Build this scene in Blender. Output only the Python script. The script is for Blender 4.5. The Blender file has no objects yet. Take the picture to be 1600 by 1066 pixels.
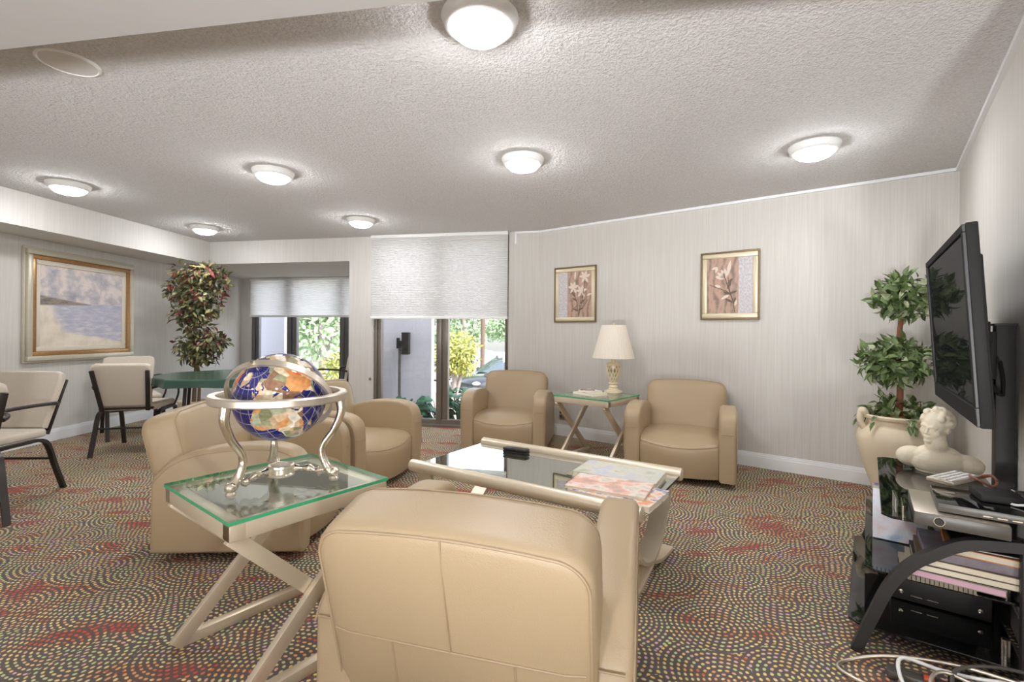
import bpy, bmesh, math, random
from mathutils import Vector, Matrix, noise as mnoise
C = bpy.context.scene.collection
PI = math.pi
rnd = random.Random(7)
H = 2.44

# ------------------------------------------------------------------ materials
def lin(c):
    return tuple(((v/255.)/12.92 if v/255. <= .04045 else ((v/255.+.055)/1.055)**2.4) for v in c) + (1.,)

class NT:
    """small helper to write node trees"""
    def __init__(s, name):
        s.m = bpy.data.materials.new(name); s.m.use_nodes = True
        s.t = s.m.node_tree; s.t.nodes.clear()
        s.out = s.t.nodes.new('ShaderNodeOutputMaterial')
    def n(s, kind, **kw):
        x = s.t.nodes.new(kind)
        for k, v in kw.items(): setattr(x, k, v)
        return x
    def set(s, sock, v):
        if isinstance(v, bpy.types.NodeSocket): s.t.links.new(v, sock)
        else: sock.default_value = v
    def math(s, op, a, b=None, c=None):
        x = s.n('ShaderNodeMath', operation=op)
        s.set(x.inputs[0], a)
        if b is not None: s.set(x.inputs[1], b)
        if c is not None: s.set(x.inputs[2], c)
        return x.outputs[0]
    def vmath(s, op, a, b=None):
        x = s.n('ShaderNodeVectorMath', operation=op)
        s.set(x.inputs[0], a)
        if b is not None: s.set(x.inputs[1], b)
        return x.outputs[0]
    def coord(s, kind='Object', scale=None):
        o = s.n('ShaderNodeTexCoord').outputs[kind]
        if scale is not None: o = s.vmath('MULTIPLY', o, scale)
        return o
    def noise(s, vec, scale, detail=2., rough=.5, out='Fac'):
        x = s.n('ShaderNodeTexNoise'); s.set(x.inputs['Vector'], vec)
        x.inputs['Scale'].default_value = scale; x.inputs['Detail'].default_value = detail; x.inputs['Roughness'].default_value = rough
        return x.outputs[out]
    def ramp(s, fac, stops, interp='LINEAR'):
        x = s.n('ShaderNodeValToRGB'); s.set(x.inputs[0], fac); cr = x.color_ramp; cr.interpolation = interp
        while len(cr.elements) < len(stops): cr.elements.new(.5)
        for e, (p, c) in zip(cr.elements, stops): e.position = p; e.color = lin(c)
        return x.outputs[0]
    def mix(s, fac, a, b, blend='MIX'):
        x = s.n('ShaderNodeMix', data_type='RGBA', blend_type=blend)
        s.set(x.inputs[0], fac); s.set(x.inputs[6], a); s.set(x.inputs[7], b)
        return x.outputs[2]
    def bump(s, h, strength, dist=.01):
        x = s.n('ShaderNodeBump'); s.set(x.inputs['Height'], h); x.inputs['Strength'].default_value = strength; x.inputs['Distance'].default_value = dist
        return x.outputs[0]
    def pbr(s, color, rough=.5, metal=0., normal=None, **kw):
        p = s.n('ShaderNodeBsdfPrincipled')
        s.set(p.inputs['Base Color'], color); s.set(p.inputs['Roughness'], rough); s.set(p.inputs['Metallic'], metal)
        if normal is not None: s.set(p.inputs['Normal'], normal)
        for k, v in kw.items(): s.set(p.inputs[k], v)
        s.t.links.new(p.outputs[0], s.out.inputs[0]); s.p = p
        return s.m

def simple(name, c, rough=.5, metal=0., var=.06, scale=8., bump=0., bscale=60., bdist=.004, **kw):
    t = NT(name); v = t.coord('Object')
    col = t.mix(t.noise(v, scale, 3.), tuple(x*(1-var) for x in lin(c)[:3])+(1.,), tuple(min(1., x*(1+var)) for x in lin(c)[:3])+(1.,))
    nm = t.bump(t.noise(v, bscale, 3.), bump, bdist) if bump else None
    return t.pbr(col, rough, metal, nm, **kw)

def m_wall():
    t = NT('striated_wallpaper'); g = t.n('ShaderNodeNewGeometry').outputs['Position']
    v = t.vmath('MULTIPLY', g, (1., 1., .02))
    f = t.noise(v, 90., 3., .6)
    col = t.ramp(f, [(.25, (197, 194, 187)), (.75, (211, 208, 202))])
    return t.pbr(col, .75, 0., t.bump(f, .12, .003))
def m_ceiling():
    t = NT('popcorn_ceiling'); g = t.n('ShaderNodeNewGeometry').outputs['Position']
    a = t.noise(g, 70., 4., .65); b = t.noise(g, 30., 2.)
    h = t.math('ADD', a, t.math('MULTIPLY', b, .5))
    col = t.ramp(a, [(.3, (214, 211, 209)), (.7, (238, 236, 234))])
    return t.pbr(col, .9, 0., t.bump(h, .9, .022))
def m_carpet():
    t = NT('dotted_carpet'); g = t.n('ShaderNodeNewGeometry').outputs['Position']
    wob = t.noise(g, 3., 1., .5, 'Color')
    gv = t.vmath('ADD', g, t.vmath('MULTIPLY', wob, (.07, .07, 0.)))
    gv = t.vmath('MULTIPLY', gv, (1., 1., 0.))
    vo = t.n('ShaderNodeTexVoronoi', voronoi_dimensions='2D'); vo.inputs['Scale'].default_value = 3.1
    vo.inputs['Randomness'].default_value = .85
    t.set(vo.inputs['Vector'], gv)
    rel = t.vmath('SUBTRACT', gv, vo.outputs['Position'])
    sp = t.n('ShaderNodeSeparateXYZ'); t.set(sp.inputs[0], rel)
    S = .0222
    x, y = sp.outputs[0], sp.outputs[1]
    r = t.math('DIVIDE', t.math('SQRT', t.math('ADD', t.math('MULTIPLY', x, x), t.math('MULTIPLY', y, y))), S)
    i = t.math('FLOOR', r); fr = t.math('SUBTRACT', t.math('SUBTRACT', r, i), .5)
    n = t.math('ROUND', t.math('MULTIPLY', t.math('ADD', i, .5), 2*PI*.92))
    ang = t.math('ADD', t.math('DIVIDE', t.math('ARCTAN2', y, x), 2*PI), .5)
    u = t.math('MULTIPLY', ang, n); ui = t.math('FLOOR', u); fu = t.math('SUBTRACT', t.math('SUBTRACT', u, ui), .5)
    d = t.math('SQRT', t.math('ADD', t.math('MULTIPLY', t.math('MULTIPLY', fr, 1.25), t.math('MULTIPLY', fr, 1.25)), t.math('MULTIPLY', fu, fu)))
    mask = t.math('SUBTRACT', 1., t.math('SMOOTH_MIN', 1., t.math('MAXIMUM', 0., t.math('MULTIPLY', t.math('SUBTRACT', d, .25), 8.)), .1))
    cb = t.n('ShaderNodeCombineXYZ'); t.set(cb.inputs[0], i); t.set(cb.inputs[1], ui)
    t.set(cb.inputs[2], t.math('MULTIPLY', t.n('ShaderNodeSeparateColor').outputs[0], 1.))
    key = t.vmath('ADD', cb.outputs[0], t.vmath('MULTIPLY', vo.outputs['Position'], (31., 57., 0.)))
    wn = t.n('ShaderNodeTexWhiteNoise', noise_dimensions='3D'); t.set(wn.inputs['Vector'], key)
    zone = t.noise(t.vmath('MULTIPLY', g, (.8, 1.9, 0.)), 2.6, 3., .62)
    zz = t.math('ADD', t.math('ADD', t.math('MULTIPLY', t.math('SUBTRACT', zone, .5), 1.15), .5), t.math('MULTIPLY', t.math('SUBTRACT', wn.outputs['Value'], .5), .085))
    col = t.ramp(zz, [(.0, (224, 84, 64)), (.32, (222, 112, 84)), (.36, (238, 176, 116)), (.42, (244, 222, 152)), (.475, (238, 178, 160)), (.495, (204, 218, 156)),
                      (.545, (244, 214, 132)), (.585, (222, 186, 208)), (.61, (240, 204, 116)), (.66, (226, 160, 110)), (.69, (220, 98, 74))], 'CONSTANT')
    nz = t.noise(g, 260., 2.)
    base = t.ramp(t.math('ADD', t.math('MULTIPLY', zone, .8), t.math('MULTIPLY', nz, .2)), [(.28, (122, 78, 70)), (.42, (102, 90, 84)), (.56, (101, 92, 90)), (.72, (122, 80, 74))])
    c = t.mix(mask, base, col)
    return t.pbr(c, .95, 0., t.bump(nz, .5, .006))

M = {}
def mk(k, m): M[k] = m
mk('wall', m_wall()); mk('ceiling', m_ceiling()); mk('carpet', m_carpet())
mk('soffit', simple('smooth_soffit_paint', (186, 183, 180), .8, var=.02))
mk('trim', simple('white_trim_paint', (238, 239, 240), .45, var=.01))
mk('leather', simple('beige_leather', (174, 153, 122), .40, var=.05, scale=3., bump=.35, bscale=230., bdist=.0025))
mk('leather_dark', simple('beige_leather_seam', (168, 146, 116), .55, var=.05))
mk('champagne', simple('champagne_metal', (222, 208, 184), .36, .45, var=.05, scale=5., bump=.05, bscale=90.))
mk('silver', simple('brushed_silver', (226, 216, 198), .2, .95, var=.05))
mk('silver_soft', simple('satin_silver', (222, 212, 196), .32, .85, var=.05))
mk('dark_metal', simple('dark_bronze_metal', (62, 57, 54), .38, .55, var=.1))
mk('bronze', simple('bronze_aluminium', (132, 124, 115), .4, .45, var=.08))
mk('bronze_dark', simple('dark_window_aluminium', (112, 110, 112), .4, .4, var=.08))
mk('black', simple('black_plastic', (38, 37, 36), .6, var=.1, **{'Specular IOR Level': .25}))
mk('black_satin', simple('black_satin_metal', (48, 46, 44), .5, .1, var=.1, **{'Specular IOR Level': .35}))
mk('grey_plastic', simple('grey_plastic', (92, 88, 82), .35, .2, var=.08))
mk('screen', simple('matt_black_screen', (38, 39, 41), .06, var=.02, **{'Specular IOR Level': .13}))
mk('tweed', simple('cream_chair_fabric', (208, 198, 182), .9, var=.08, scale=120., bump=.3, bscale=300.))
mk('shade_fabric', simple('white_cellular_fabric', (240, 238, 236), .85, var=.01, **{'Transmission Weight': 0.}))
mk('lampshade', simple('ivory_lampshade', (246, 238, 224), .8, var=.02, scale=40.))
mk('ivory', simple('antique_ivory_paint', (222, 208, 176), .45, .15, var=.12, scale=30.))
mk('terracotta', simple('pale_cream_terracotta', (230, 215, 188), .75, var=.07, scale=5., bump=.2, bscale=30.))
mk('plaster', simple('ivory_plaster', (236, 225, 200), .6, var=.05, scale=14., bump=.15, bscale=60.))
mk('white', simple('white_paint', (240, 240, 238), .4, var=.01))
mk('paper', simple('cream_paper', (232, 222, 200), .8, var=.05))
mk('green_vinyl', simple('dark_green_vinyl', (60, 90, 78), .2, var=.1))
mk('wood', simple('light_wood', (206, 164, 110), .5, var=.12))
mk('bark', simple('brown_bark', (112, 90, 76), .85, var=.25, scale=25., bump=.6, bscale=50., bdist=.01))
mk('stem_red', simple('reddish_brown_stem', (142, 88, 64), .7, var=.2, scale=40., bump=.4, bscale=80.))
mk('bark_pale', simple('pale_grey_bark', (168, 156, 148), .85, var=.2, scale=15., bump=.5, bscale=40., bdist=.02))
mk('moss', simple('dry_moss', (196, 166, 96), .95, var=.25, scale=60., bump=.8, bscale=70., bdist=.01))
def leaf(name, a, b):
    t = NT(name); g = t.coord('Object')
    c = t.mix(t.noise(g, 22., 2.), lin(a), lin(b))
    return t.pbr(c, .45, 0.)
for k, a, b in (('lf_olive', (96, 96, 58), (150, 144, 90)), ('lf_dark', (52, 58, 40), (84, 88, 56)), ('lf_red', (98, 42, 44), (132, 58, 54)), ('lf_pale', (170, 160, 110), (140, 142, 84)),
                ('lf_green', (84, 108, 60), (128, 146, 92)), ('lf_vgreen', (66, 88, 48), (100, 122, 70)), ('lf_grey', (150, 164, 124), (182, 188, 152)),
                ('lf_tree', (122, 150, 108), (172, 196, 148)), ('lf_tree2', (156, 182, 136), (206, 222, 184)), ('lf_yellow', (172, 168, 74), (204, 198, 116)), ('lf_lime', (140, 152, 66), (182, 188, 102)),
                ('lf_philo', (24, 72, 44), (44, 104, 66)), ('lf_hedge', (96, 134, 66), (132, 166, 92))):
    mk(k, leaf('leaf_' + k[3:], a, b))
def emit(name, c, s):
    t = NT(name); e = t.n('ShaderNodeEmission'); e.inputs[0].default_value = lin(c); e.inputs[1].default_value = s
    t.t.links.new(e.outputs[0], t.out.inputs[0]); return t.m
def m_screen(name, c, refl, rough):
    t = NT(name); d = t.n('ShaderNodeBsdfDiffuse'); d.inputs[0].default_value = lin(c)
    gl = t.n('ShaderNodeBsdfGlossy'); gl.inputs[0].default_value = (1, 1, 1, 1); gl.inputs[1].default_value = rough
    mx = t.n('ShaderNodeMixShader'); mx.inputs[0].default_value = refl
    t.t.links.new(d.outputs[0], mx.inputs[1]); t.t.links.new(gl.outputs[0], mx.inputs[2]); t.t.links.new(mx.outputs[0], t.out.inputs[0]); return t.m
mk('screen', m_screen('dark_television_screen', (30, 31, 33), .11, .02)); mk('bezel', m_screen('black_television_bezel', (32, 32, 33), .05, .45))
LAMP_L = 96.
mk('lamp', emit('lit_opal_glass', (250, 250, 254), LAMP_L))
mk('orange_switch', simple('orange_switch', (228, 96, 60), .4, var=.05))
def m_glass(name, tint, refl, rough=.0):
    t = NT(name)
    tr = t.n('ShaderNodeBsdfTransparent'); tr.inputs[0].default_value = tint
    gl = t.n('ShaderNodeBsdfGlossy'); gl.inputs[0].default_value = (.95, .97, .95, 1); gl.inputs[1].default_value = rough
    ge = t.n('ShaderNodeNewGeometry'); dt = t.n('ShaderNodeVectorMath', operation='DOT_PRODUCT')
    t.set(dt.inputs[0], ge.outputs['Normal']); t.set(dt.inputs[1], ge.outputs['Incoming'])
    f = t.math('POWER', t.math('SUBTRACT', 1., t.math('ABSOLUTE', dt.outputs['Value'])), 5.)
    f = t.math('ADD', t.math('MULTIPLY', f, .9), .04+refl)
    f = t.math('MINIMUM', f, 1.)
    mx = t.n('ShaderNodeMixShader'); t.set(mx.inputs[0], f)
    t.t.links.new(tr.outputs[0], mx.inputs[1]); t.t.links.new(gl.outputs[0], mx.inputs[2]); t.t.links.new(mx.outputs[0], t.out.inputs[0])
    return t.m
mk('pane', m_glass('window_pane_glass', (.97, .98, .98, 1), -.01))
mk('tableglass', m_glass('table_glass', (.97, .99, .98, 1), .03))
mk('coffeeglass', m_glass('coffee_table_glass', (.62, .66, .64, 1), .38))
mk('mirror', simple('silver_mirror', (243, 243, 242), .015, 1., var=.005))
mk('glassedge', simple('green_glass_edge', (70, 168, 120), .12, var=.05))
mk('blackglass', simple('black_glass', (22, 22, 22), .03, var=.02, **{'Specular IOR Level': .9}))
def m_translucent(name, c, k):
    t = NT(name)
    d = t.n('ShaderNodeBsdfDiffuse'); d.inputs[0].default_value = lin(c)
    tr = t.n('ShaderNodeBsdfTranslucent'); tr.inputs[0].default_value = lin(c)
    mx = t.n('ShaderNodeMixShader'); mx.inputs[0].default_value = k
    t.t.links.new(d.outputs[0], mx.inputs[1]); t.t.links.new(tr.outputs[0], mx.inputs[2]); t.t.links.new(mx.outputs[0], t.out.inputs[0])
    return t.m
mk('shade_fabric', m_translucent('white_cellular_fabric', (216, 214, 211), .26)); mk('shade_thin', m_translucent('thin_white_cellular_fabric', (240, 238, 236), .55))

# ------------------------------------------------------------------ mesh tools
def xform(bm, verts, mat): bmesh.ops.transform(bm, matrix=mat, verts=verts)
def box(bm, x0, x1, y0, y1, z0, z1, bev=0., seg=2, mat=None, mi=0):
    r = bmesh.ops.create_cube(bm, size=1.)
    vs = r['verts']
    xform(bm, vs, Matrix.Translation(((x0+x1)/2, (y0+y1)/2, (z0+z1)/2)) @ Matrix.Diagonal((x1-x0, y1-y0, z1-z0, 1)))
    fs = set(f for v in vs for f in v.link_faces)
    if bev > 0:
        b = bmesh.ops.bevel(bm, geom=list(set(e for v in vs for e in v.link_edges)), offset=bev, segments=seg, affect='EDGES', profile=.5)
        vs = list(set(v for f in b['faces'] for v in f.verts) | set(v for v in vs if v.is_valid))
        fs = set(f for v in vs for f in v.link_faces)
    for f in fs: f.material_index = mi
    if mat is not None: xform(bm, vs, mat)
    return vs
def bar(bm, p, q, w, t, up=(0, 0, 1), bev=0., mi=0):
    """rectangular bar from p to q, width w (sideways), thickness t (along up)"""
    p, q = Vector(p), Vector(q); d = q - p; L = d.length; z = d.normalized()
    x = Vector(up).cross(z)
    if x.length < 1e-5: x = Vector((1, 0, 0)).cross(z)
    x.normalize(); y = z.cross(x)
    m = Matrix((x, y, z)).transposed().to_4x4(); m.translation = p
    return box(bm, -w/2, w/2, -t/2, t/2, 0, L, bev, 2, m, mi)
def prism(bm, pts, d0, d1, axis='x', bev=0., seg=3, mat=None, mi=0):
    """polygon (a,b) extruded from d0 to d1 along axis: x -> (d,a,b), y -> (a,d,b), z -> (a,b,d)"""
    P = {'x': lambda a, b, d: (d, a, b), 'y': lambda a, b, d: (a, d, b), 'z': lambda a, b, d: (a, b, d)}[axis]
    lo = [bm.verts.new(P(a, b, d0)) for a, b in pts]; hi = [bm.verts.new(P(a, b, d1)) for a, b in pts]
    n = len(pts); fs = [bm.faces.new(lo), bm.faces.new(hi[::-1])]
    for i in range(n): fs.append(bm.faces.new((lo[i], hi[i], hi[(i+1) % n], lo[(i+1) % n])))
    vs = lo + hi
    bmesh.ops.recalc_face_normals(bm, faces=fs)
    if bev > 0:
        es = [e for e in set(fs[0].edges) | set(fs[1].edges)]
        b = bmesh.ops.bevel(bm, geom=es, offset=bev, segments=seg, affect='EDGES', profile=.5, clamp_overlap=True)
        vs = list(set(v for v in vs if v.is_valid) | set(v for f in b['faces'] for v in f.verts))
    for f in set(f for v in vs for f in v.link_faces): f.material_index = mi
    if mat is not None: xform(bm, vs, mat)
    return vs
def lathe(bm, prof, n=32, mat=None, cap=True, mi=0):
    rings = []
    for r, z in prof:
        rings.append([bm.verts.new((r*math.cos(2*PI*i/n), r*math.sin(2*PI*i/n), z)) for i in range(n)])
    fs = []
    for a, b in zip(rings, rings[1:]):
        for i in range(n): fs.append(bm.faces.new((a[i], a[(i+1) % n], b[(i+1) % n], b[i])))
    if cap:
        if prof[0][0] > 1e-4: fs.append(bm.faces.new(rings[0][::-1]))
        if prof[-1][0] > 1e-4: fs.append(bm.faces.new(rings[-1]))
    vs = [v for r in rings for v in r]
    for f in fs: f.material_index = mi
    if mat is not None: xform(bm, vs, mat)
    return vs
def smooth_path(pts, k=6, closed=False):
    pts = [Vector(p) for p in pts]; n = len(pts); out = []
    rng = n if closed else n-1
    for i in range(rng):
        g = lambda j: pts[j % n] if closed else pts[max(0, min(n-1, j))]
        a, b, c, d = g(i-1), g(i), g(i+1), g(i+2)
        for s in range(k):
            t = s/k
            out.append(.5*((2*b)+(c-a)*t+(2*a-5*b+4*c-d)*t*t+(3*b-a-3*c+d)*t**3))
    if not closed: out.append(pts[-1])
    return out
def tube(bm, pts, r, n=8, closed=False, sx=1., sy=1., up=(0, 0, 1), mi=0, square=False):
    """tube along pts; r number or list; sx, sy stretch of the section"""
    pts = [Vector(p) for p in pts]; N = len(pts); rings = []; prev = None
    for i, p in enumerate(pts):
        a = pts[(i-1) % N] if (closed or i > 0) else p; b = pts[(i+1) % N] if (closed or i < N-1) else p
        t = (b-a).normalized()
        if prev is None:
            x = Vector(up).cross(t)
            if x.length < 1e-4: x = Vector((1, 0, 0)).cross(t)
        else: x = prev - t*prev.dot(t)
        x.normalize(); prev = x; y = t.cross(x); rr = r[i] if isinstance(r, (list, tuple)) else r
        ring = []
        for k in range(n):
            an = 2*PI*(k+(.5 if square else 0))/n; f = (1.414 if square else 1.)
            ring.append(bm.verts.new(p + x*(rr*sx*f*math.cos(an)) + y*(rr*sy*f*math.sin(an))))
        rings.append(ring)
    m = N if closed else N-1; fs = []
    for i in range(m):
        a, b = rings[i], rings[(i+1) % N]
        for k in range(n): fs.append(bm.faces.new((a[k], a[(k+1) % n], b[(k+1) % n], b[k])))
    if not closed: fs += [bm.faces.new(rings[0][::-1]), bm.faces.new(rings[-1])]
    for f in fs: f.material_index = mi
    return [v for r_ in rings for v in r_]
def ball(bm, c, r, sx=1., sy=1., sz=1., u=16, v=10, rot=None, mi=0):
    R = bmesh.ops.create_uvsphere(bm, u_segments=u, v_segments=v, radius=1.)
    m = Matrix.Translation(c) @ (rot.to_4x4() if rot is not None else Matrix.Identity(4)) @ Matrix.Diagonal((r*sx, r*sy, r*sz, 1))
    xform(bm, R['verts'], m)
    for f in set(f for w in R['verts'] for f in w.link_faces): f.material_index = mi
    return R['verts']
def obj(name, bm, mats, parent=None, loc=None, rot=None, smooth=38.):
    if not isinstance(mats, (list, tuple)): mats = [mats]
    bmesh.ops.recalc_face_normals(bm, faces=bm.faces[:]) if smooth is not None else None
    me = bpy.data.meshes.new(name)
    if smooth is not None:
        th = math.radians(smooth)
        for f in bm.faces: f.smooth = True
        for e in bm.edges:
            if len(e.link_faces) == 2:
                try: e.smooth = e.calc_face_angle(0.) < th
                except Exception: pass
    bm.to_mesh(me); bm.free()
    for m in mats: me.materials.append(M[m] if isinstance(m, str) else m)
    o = bpy.data.objects.new(name, me); C.objects.link(o)
    if parent is not None: o.parent = parent
    if loc is not None: o.location = loc
    if rot is not None: o.rotation_euler = rot
    return o
def tag(o, label, cat, group=None, kind=None):
    o['label'] = label; o['category'] = cat
    if group: o['group'] = group
    if kind: o['kind'] = kind
    return o
def thing(name, label, cat, loc=(0, 0, 0), rz=0., group=None):
    o = bpy.data.objects.new(name, None); C.objects.link(o); o.empty_display_size = .05
    o.location = loc; o.rotation_euler = (0, 0, rz)
    return tag(o, label, cat, group)
def struct(name, bm, m, smooth=38.):
    o = obj(name, bm, m, smooth=smooth); o['kind'] = 'structure'; return o
KIDS = {}
def dup(root, loc, rz, label):
    def cp(o, par):
        c = o.copy(); C.objects.link(c)
        if par is not None: c.parent = par
        for ch in o.children: cp(ch, c)
        return c
    r = cp(root, None); r.location = loc; r.rotation_euler = (0, 0, rz); r['label'] = label
    return r
def face(f): return math.atan2(-f[0], f[1])      # local +Y looks along f
B = bmesh.new

# ------------------------------------------------------------------ setting
C0, C1, C2 = (-4.196, 6.634), (.325, 5.759), (3.285, 3.482)
R_END = (1.58, 1.30)
ZS = 2.127
def wallseg(bm, p, q, z0, z1, th=.12, side=1):
    """vertical wall p->q, thickness to the left (side=1) or right of travel"""
    p, q = Vector(p), Vector(q); d = (q-p).normalized(); n = Vector((-d.y, d.x))*th*side
    a, b, c, e = p, q, q+n, p+n
    lo = [bm.verts.new((v.x, v.y, z0)) for v in (a, b, c, e)]; hi = [bm.verts.new((v.x, v.y, z1)) for v in (a, b, c, e)]
    fs = [bm.faces.new(lo), bm.faces.new(hi[::-1])] + [bm.faces.new((lo[i], hi[i], hi[(i+1) % 4], lo[(i+1) % 4])) for i in range(4)]
    bmesh.ops.recalc_face_normals(bm, faces=fs)
LWX = lambda y: -4.95 + .02*(y-4)
PLAN = [(-5.2, -4.2), (4.55, -4.2), (4.55, -.9), (2.4, 1.3), (3.45, 3.5), (.42, 5.88), (-.05, 6.0), (-1.88, 6.36), (-1.86, 8.1), (-5.05, 8.66)]
bm = B(); prism(bm, PLAN, -.1, 0, 'z'); struct('floor', bm, 'carpet', None)
bm = B(); prism(bm, PLAN, H, H+.12, 'z'); struct('ceiling', bm, 'ceiling', None)
bm = B(); wallseg(bm, (LWX(-4), -4), (LWX(8.5), 8.5), 0, H, side=1); struct('wall_left', bm, 'wall')
# soffit along the left wall and over the window alcove
bm = B(); prism(bm, [(LWX(-4), -4), (-4.66, -4), (-4.45, 4.0), (-4.25, 6.644), (LWX(6.7), 6.73)], ZS, H-.002, 'z'); struct('trim_1', bm, 'wall')
bm = B(); prism(bm, [(LWX(6.73), 6.73), (-4.25, 6.644), (-2.148, 6.238), (-1.9, 6.2), (-1.9, 8.3), (-4.85, 8.6)], ZS, H-.002, 'z'); struct('trim_2', bm, 'wall')
# dropped band overhead beside the camera
bm = B(); prism(bm, [(-4.6, 2.226), (1.55, 1.202), (1.5, .8), (-4.6, 1.8)], 2.25, H-.001, 'z'); struct('trim_3', bm, 'soffit')
# back wall: pier, strip beside the window, alcove side wall and lower alcove wall
def onback(x): return C0[1] + (C1[1]-C0[1])*(x-C0[0])/(C1[0]-C0[0])
bm = B()
wallseg(bm, (-2.148, onback(-2.148)), (-1.815, onback(-1.815)), 0, H, .16)
wallseg(bm, (-2.0, 6.35), (-1.96, 8.2), 0, H, .12, -1)
wallseg(bm, (-.045, onback(-.045)), C1, 0, H, .16)
struct('wall_back', bm, 'wall')
AB = lambda x: 8.5 - .1887*(x+4.89)
bm = B()
wallseg(bm, (-4.87, AB(-4.87)), (-4.66, AB(-4.66)), 0, ZS, .14)
wallseg(bm, (-4.66, AB(-4.66)), (-1.96, AB(-1.96)), 0, .27, .14)
struct('wall_alcove', bm, 'wall')
bm = B(); wallseg(bm, C1, C2, 0, H); struct('wall_right', bm, 'wall')
bm = B(); wallseg(bm, C2, R_END, 0, H); struct('wall_television', bm, 'wall')
bm = B(); wallseg(bm, R_END, (4.4, -1.2), 0, H, .12, 1); wallseg(bm, (4.4, -1.2), (4.4, -4.1), 0, H); wallseg(bm, (4.4, -4), (-5.1, -4), 0, H); struct('wall_rear', bm, 'wall')
# baseboards with a stepped top
def baseboard(name, p, q, side=-1):
    bm = B()
    wallseg(bm, p, q, .001, .098, .018, side); wallseg(bm, p, q, .098, .116, .013, side); wallseg(bm, p, q, .116, .13, .008, side)
    struct(name, bm, 'trim')
baseboard('baseboard_right', C1, C2); baseboard('baseboard_television', C2, R_END); baseboard('baseboard_left', (LWX(-4), -4), (LWX(8.48), 8.48))
baseboard('baseboard_back', (-.045, onback(-.045)), C1)
# raceway trim at the ceiling
bm = B()
wallseg(bm, C1, C2, H-.024, H-.001, .022, -1); wallseg(bm, C2, R_END, H-.026, H-.001, .024, -1)
wallseg(bm, (.03, onback(.03)), C1, H-.024, H-.001, .022, -1); wallseg(bm, (.03, onback(.03)), (.053, onback(.053)), H-.15, H-.001, .022, -1)
struct('trim_4', bm, 'trim')

# windows
def window(name, p, q, z0, z1, bars, rail, mat, depth=.07):
    """frame in the vertical plane p->q; bars: list of (s0, s1) along p->q"""
    p, q = Vector((*p, 0)), Vector((*q, 0)); L = (q-p).length; d = (q-p)/L
    m = Matrix(((d.x, -d.y, 0, p.x), (d.y, d.x, 0, p.y), (0, 0, 1, 0), (0, 0, 0, 1)))
    w = bpy.data.objects.new(name, None); C.objects.link(w); w['kind'] = 'structure'
    bm = B(); box(bm, 0, L, 0, depth, z0, z0+rail, .004, 1, m); box(bm, 0, L, 0, depth, z1-rail, z1, .004, 1, m); obj('frame', bm, mat, w)
    for s0, s1, dd in bars:
        bm = B(); mid = (s0+s1)/2
        box(bm, s0, mid-.004, -.005, dd, z0, z1, .006, 2, m); box(bm, mid+.004, s1, .012, dd, z0, z1, .006, 2, m); box(bm, mid-.006, mid+.006, .02, dd-.01, z0, z1, 0, 1, m)
        obj('mullion', bm, mat, w)
    for (a, b) in zip(bars, bars[1:]):
        bm = B(); box(bm, a[1], b[0], .03, .036, z0+rail, z1-rail, 0, 1, m); obj('pane', bm, 'pane', w, smooth=None)
    return w
L2 = (Vector((-.045, onback(-.045)))-Vector((-1.815, onback(-1.815)))).length
window('window_2', (-1.815, onback(-1.815)+.045), (-.045, onback(-.045)+.045), 0.0, H, [(0, .10, .08), (.865, 1.015, .09), (L2-.045, L2, .08)], .085, 'bronze')
L1 = (Vector((-4.66, AB(-4.66)))-Vector((-1.96, AB(-1.96)))).length
window('window_1', (-4.66, AB(-4.66)+.03), (-1.96, AB(-1.96)+.03), .29, ZS, [(0, .13, .08), (.70, .88, .09), (1.72, 1.88, .09), (L1-.06, L1, .08)], .05, 'bronze_dark')
bm = B(); wallseg(bm, (-4.66, AB(-4.66)-.08), (-2.0, AB(-2.0)-.08), .265, .295, .13); struct('trim_5', bm, 'trim')
bm = B(); wallseg(bm, (-1.815, onback(-1.815)-.03), (-.06, onback(-.06)-.03), 0, .03, .08); struct('trim_6', bm, 'bronze')

# cellular shades
def shade(name, label, p, q, z0, z1, off, pleat, mt):
    p, q = Vector(p), Vector(q); d = (q-p).normalized(); L = (q-p).length
    t = thing(name, label, 'window shade', (p.x, p.y, 0), math.atan2(d.y, d.x), 'white cellular window shades')
    bm = B(); n = int((z1-z0-.07)/pleat); pts = []
    for i in range(n+1):
        z = z1-.04-i*(z1-z0-.07)/n
        pts.append((-off-.006, z)); 
        if i < n: pts.append((-off, z-.5*(z1-z0-.07)/n))
    a = [bm.verts.new((0, y, z)) for y, z in pts]; b = [bm.verts.new((L, y, z)) for y, z in pts]
    for i in range(len(pts)-1): bm.faces.new((a[i], a[i+1], b[i+1], b[i]))
    obj('fabric', bm, mt, t, smooth=10)
    bm = B(); box(bm, -.002, L+.002, -off-.03, -off+.02, z1-.042, z1-.002, .004); obj('head_rail', bm, 'white', t)
    bm = B(); box(bm, -.006, L+.002, -off-.022, -off+.016, z0, z0+.035, .006); obj('bottom_rail', bm, 'white', t)
    return t
shade('window_shade', 'wide white cellular shade hanging from the ceiling over the window beside the wall pier', (-1.81, onback(-1.81)), (-.048, onback(-.048)), 1.365, H, .05, .022, 'shade_fabric')
shade('window_shade', 'white shade half lowered over the alcove window behind the globe', (-4.63, AB(-4.63)-.03), (-2.02, AB(-2.02)-.03), 1.438, ZS-.002, .03, .03, 'shade_thin')

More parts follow.
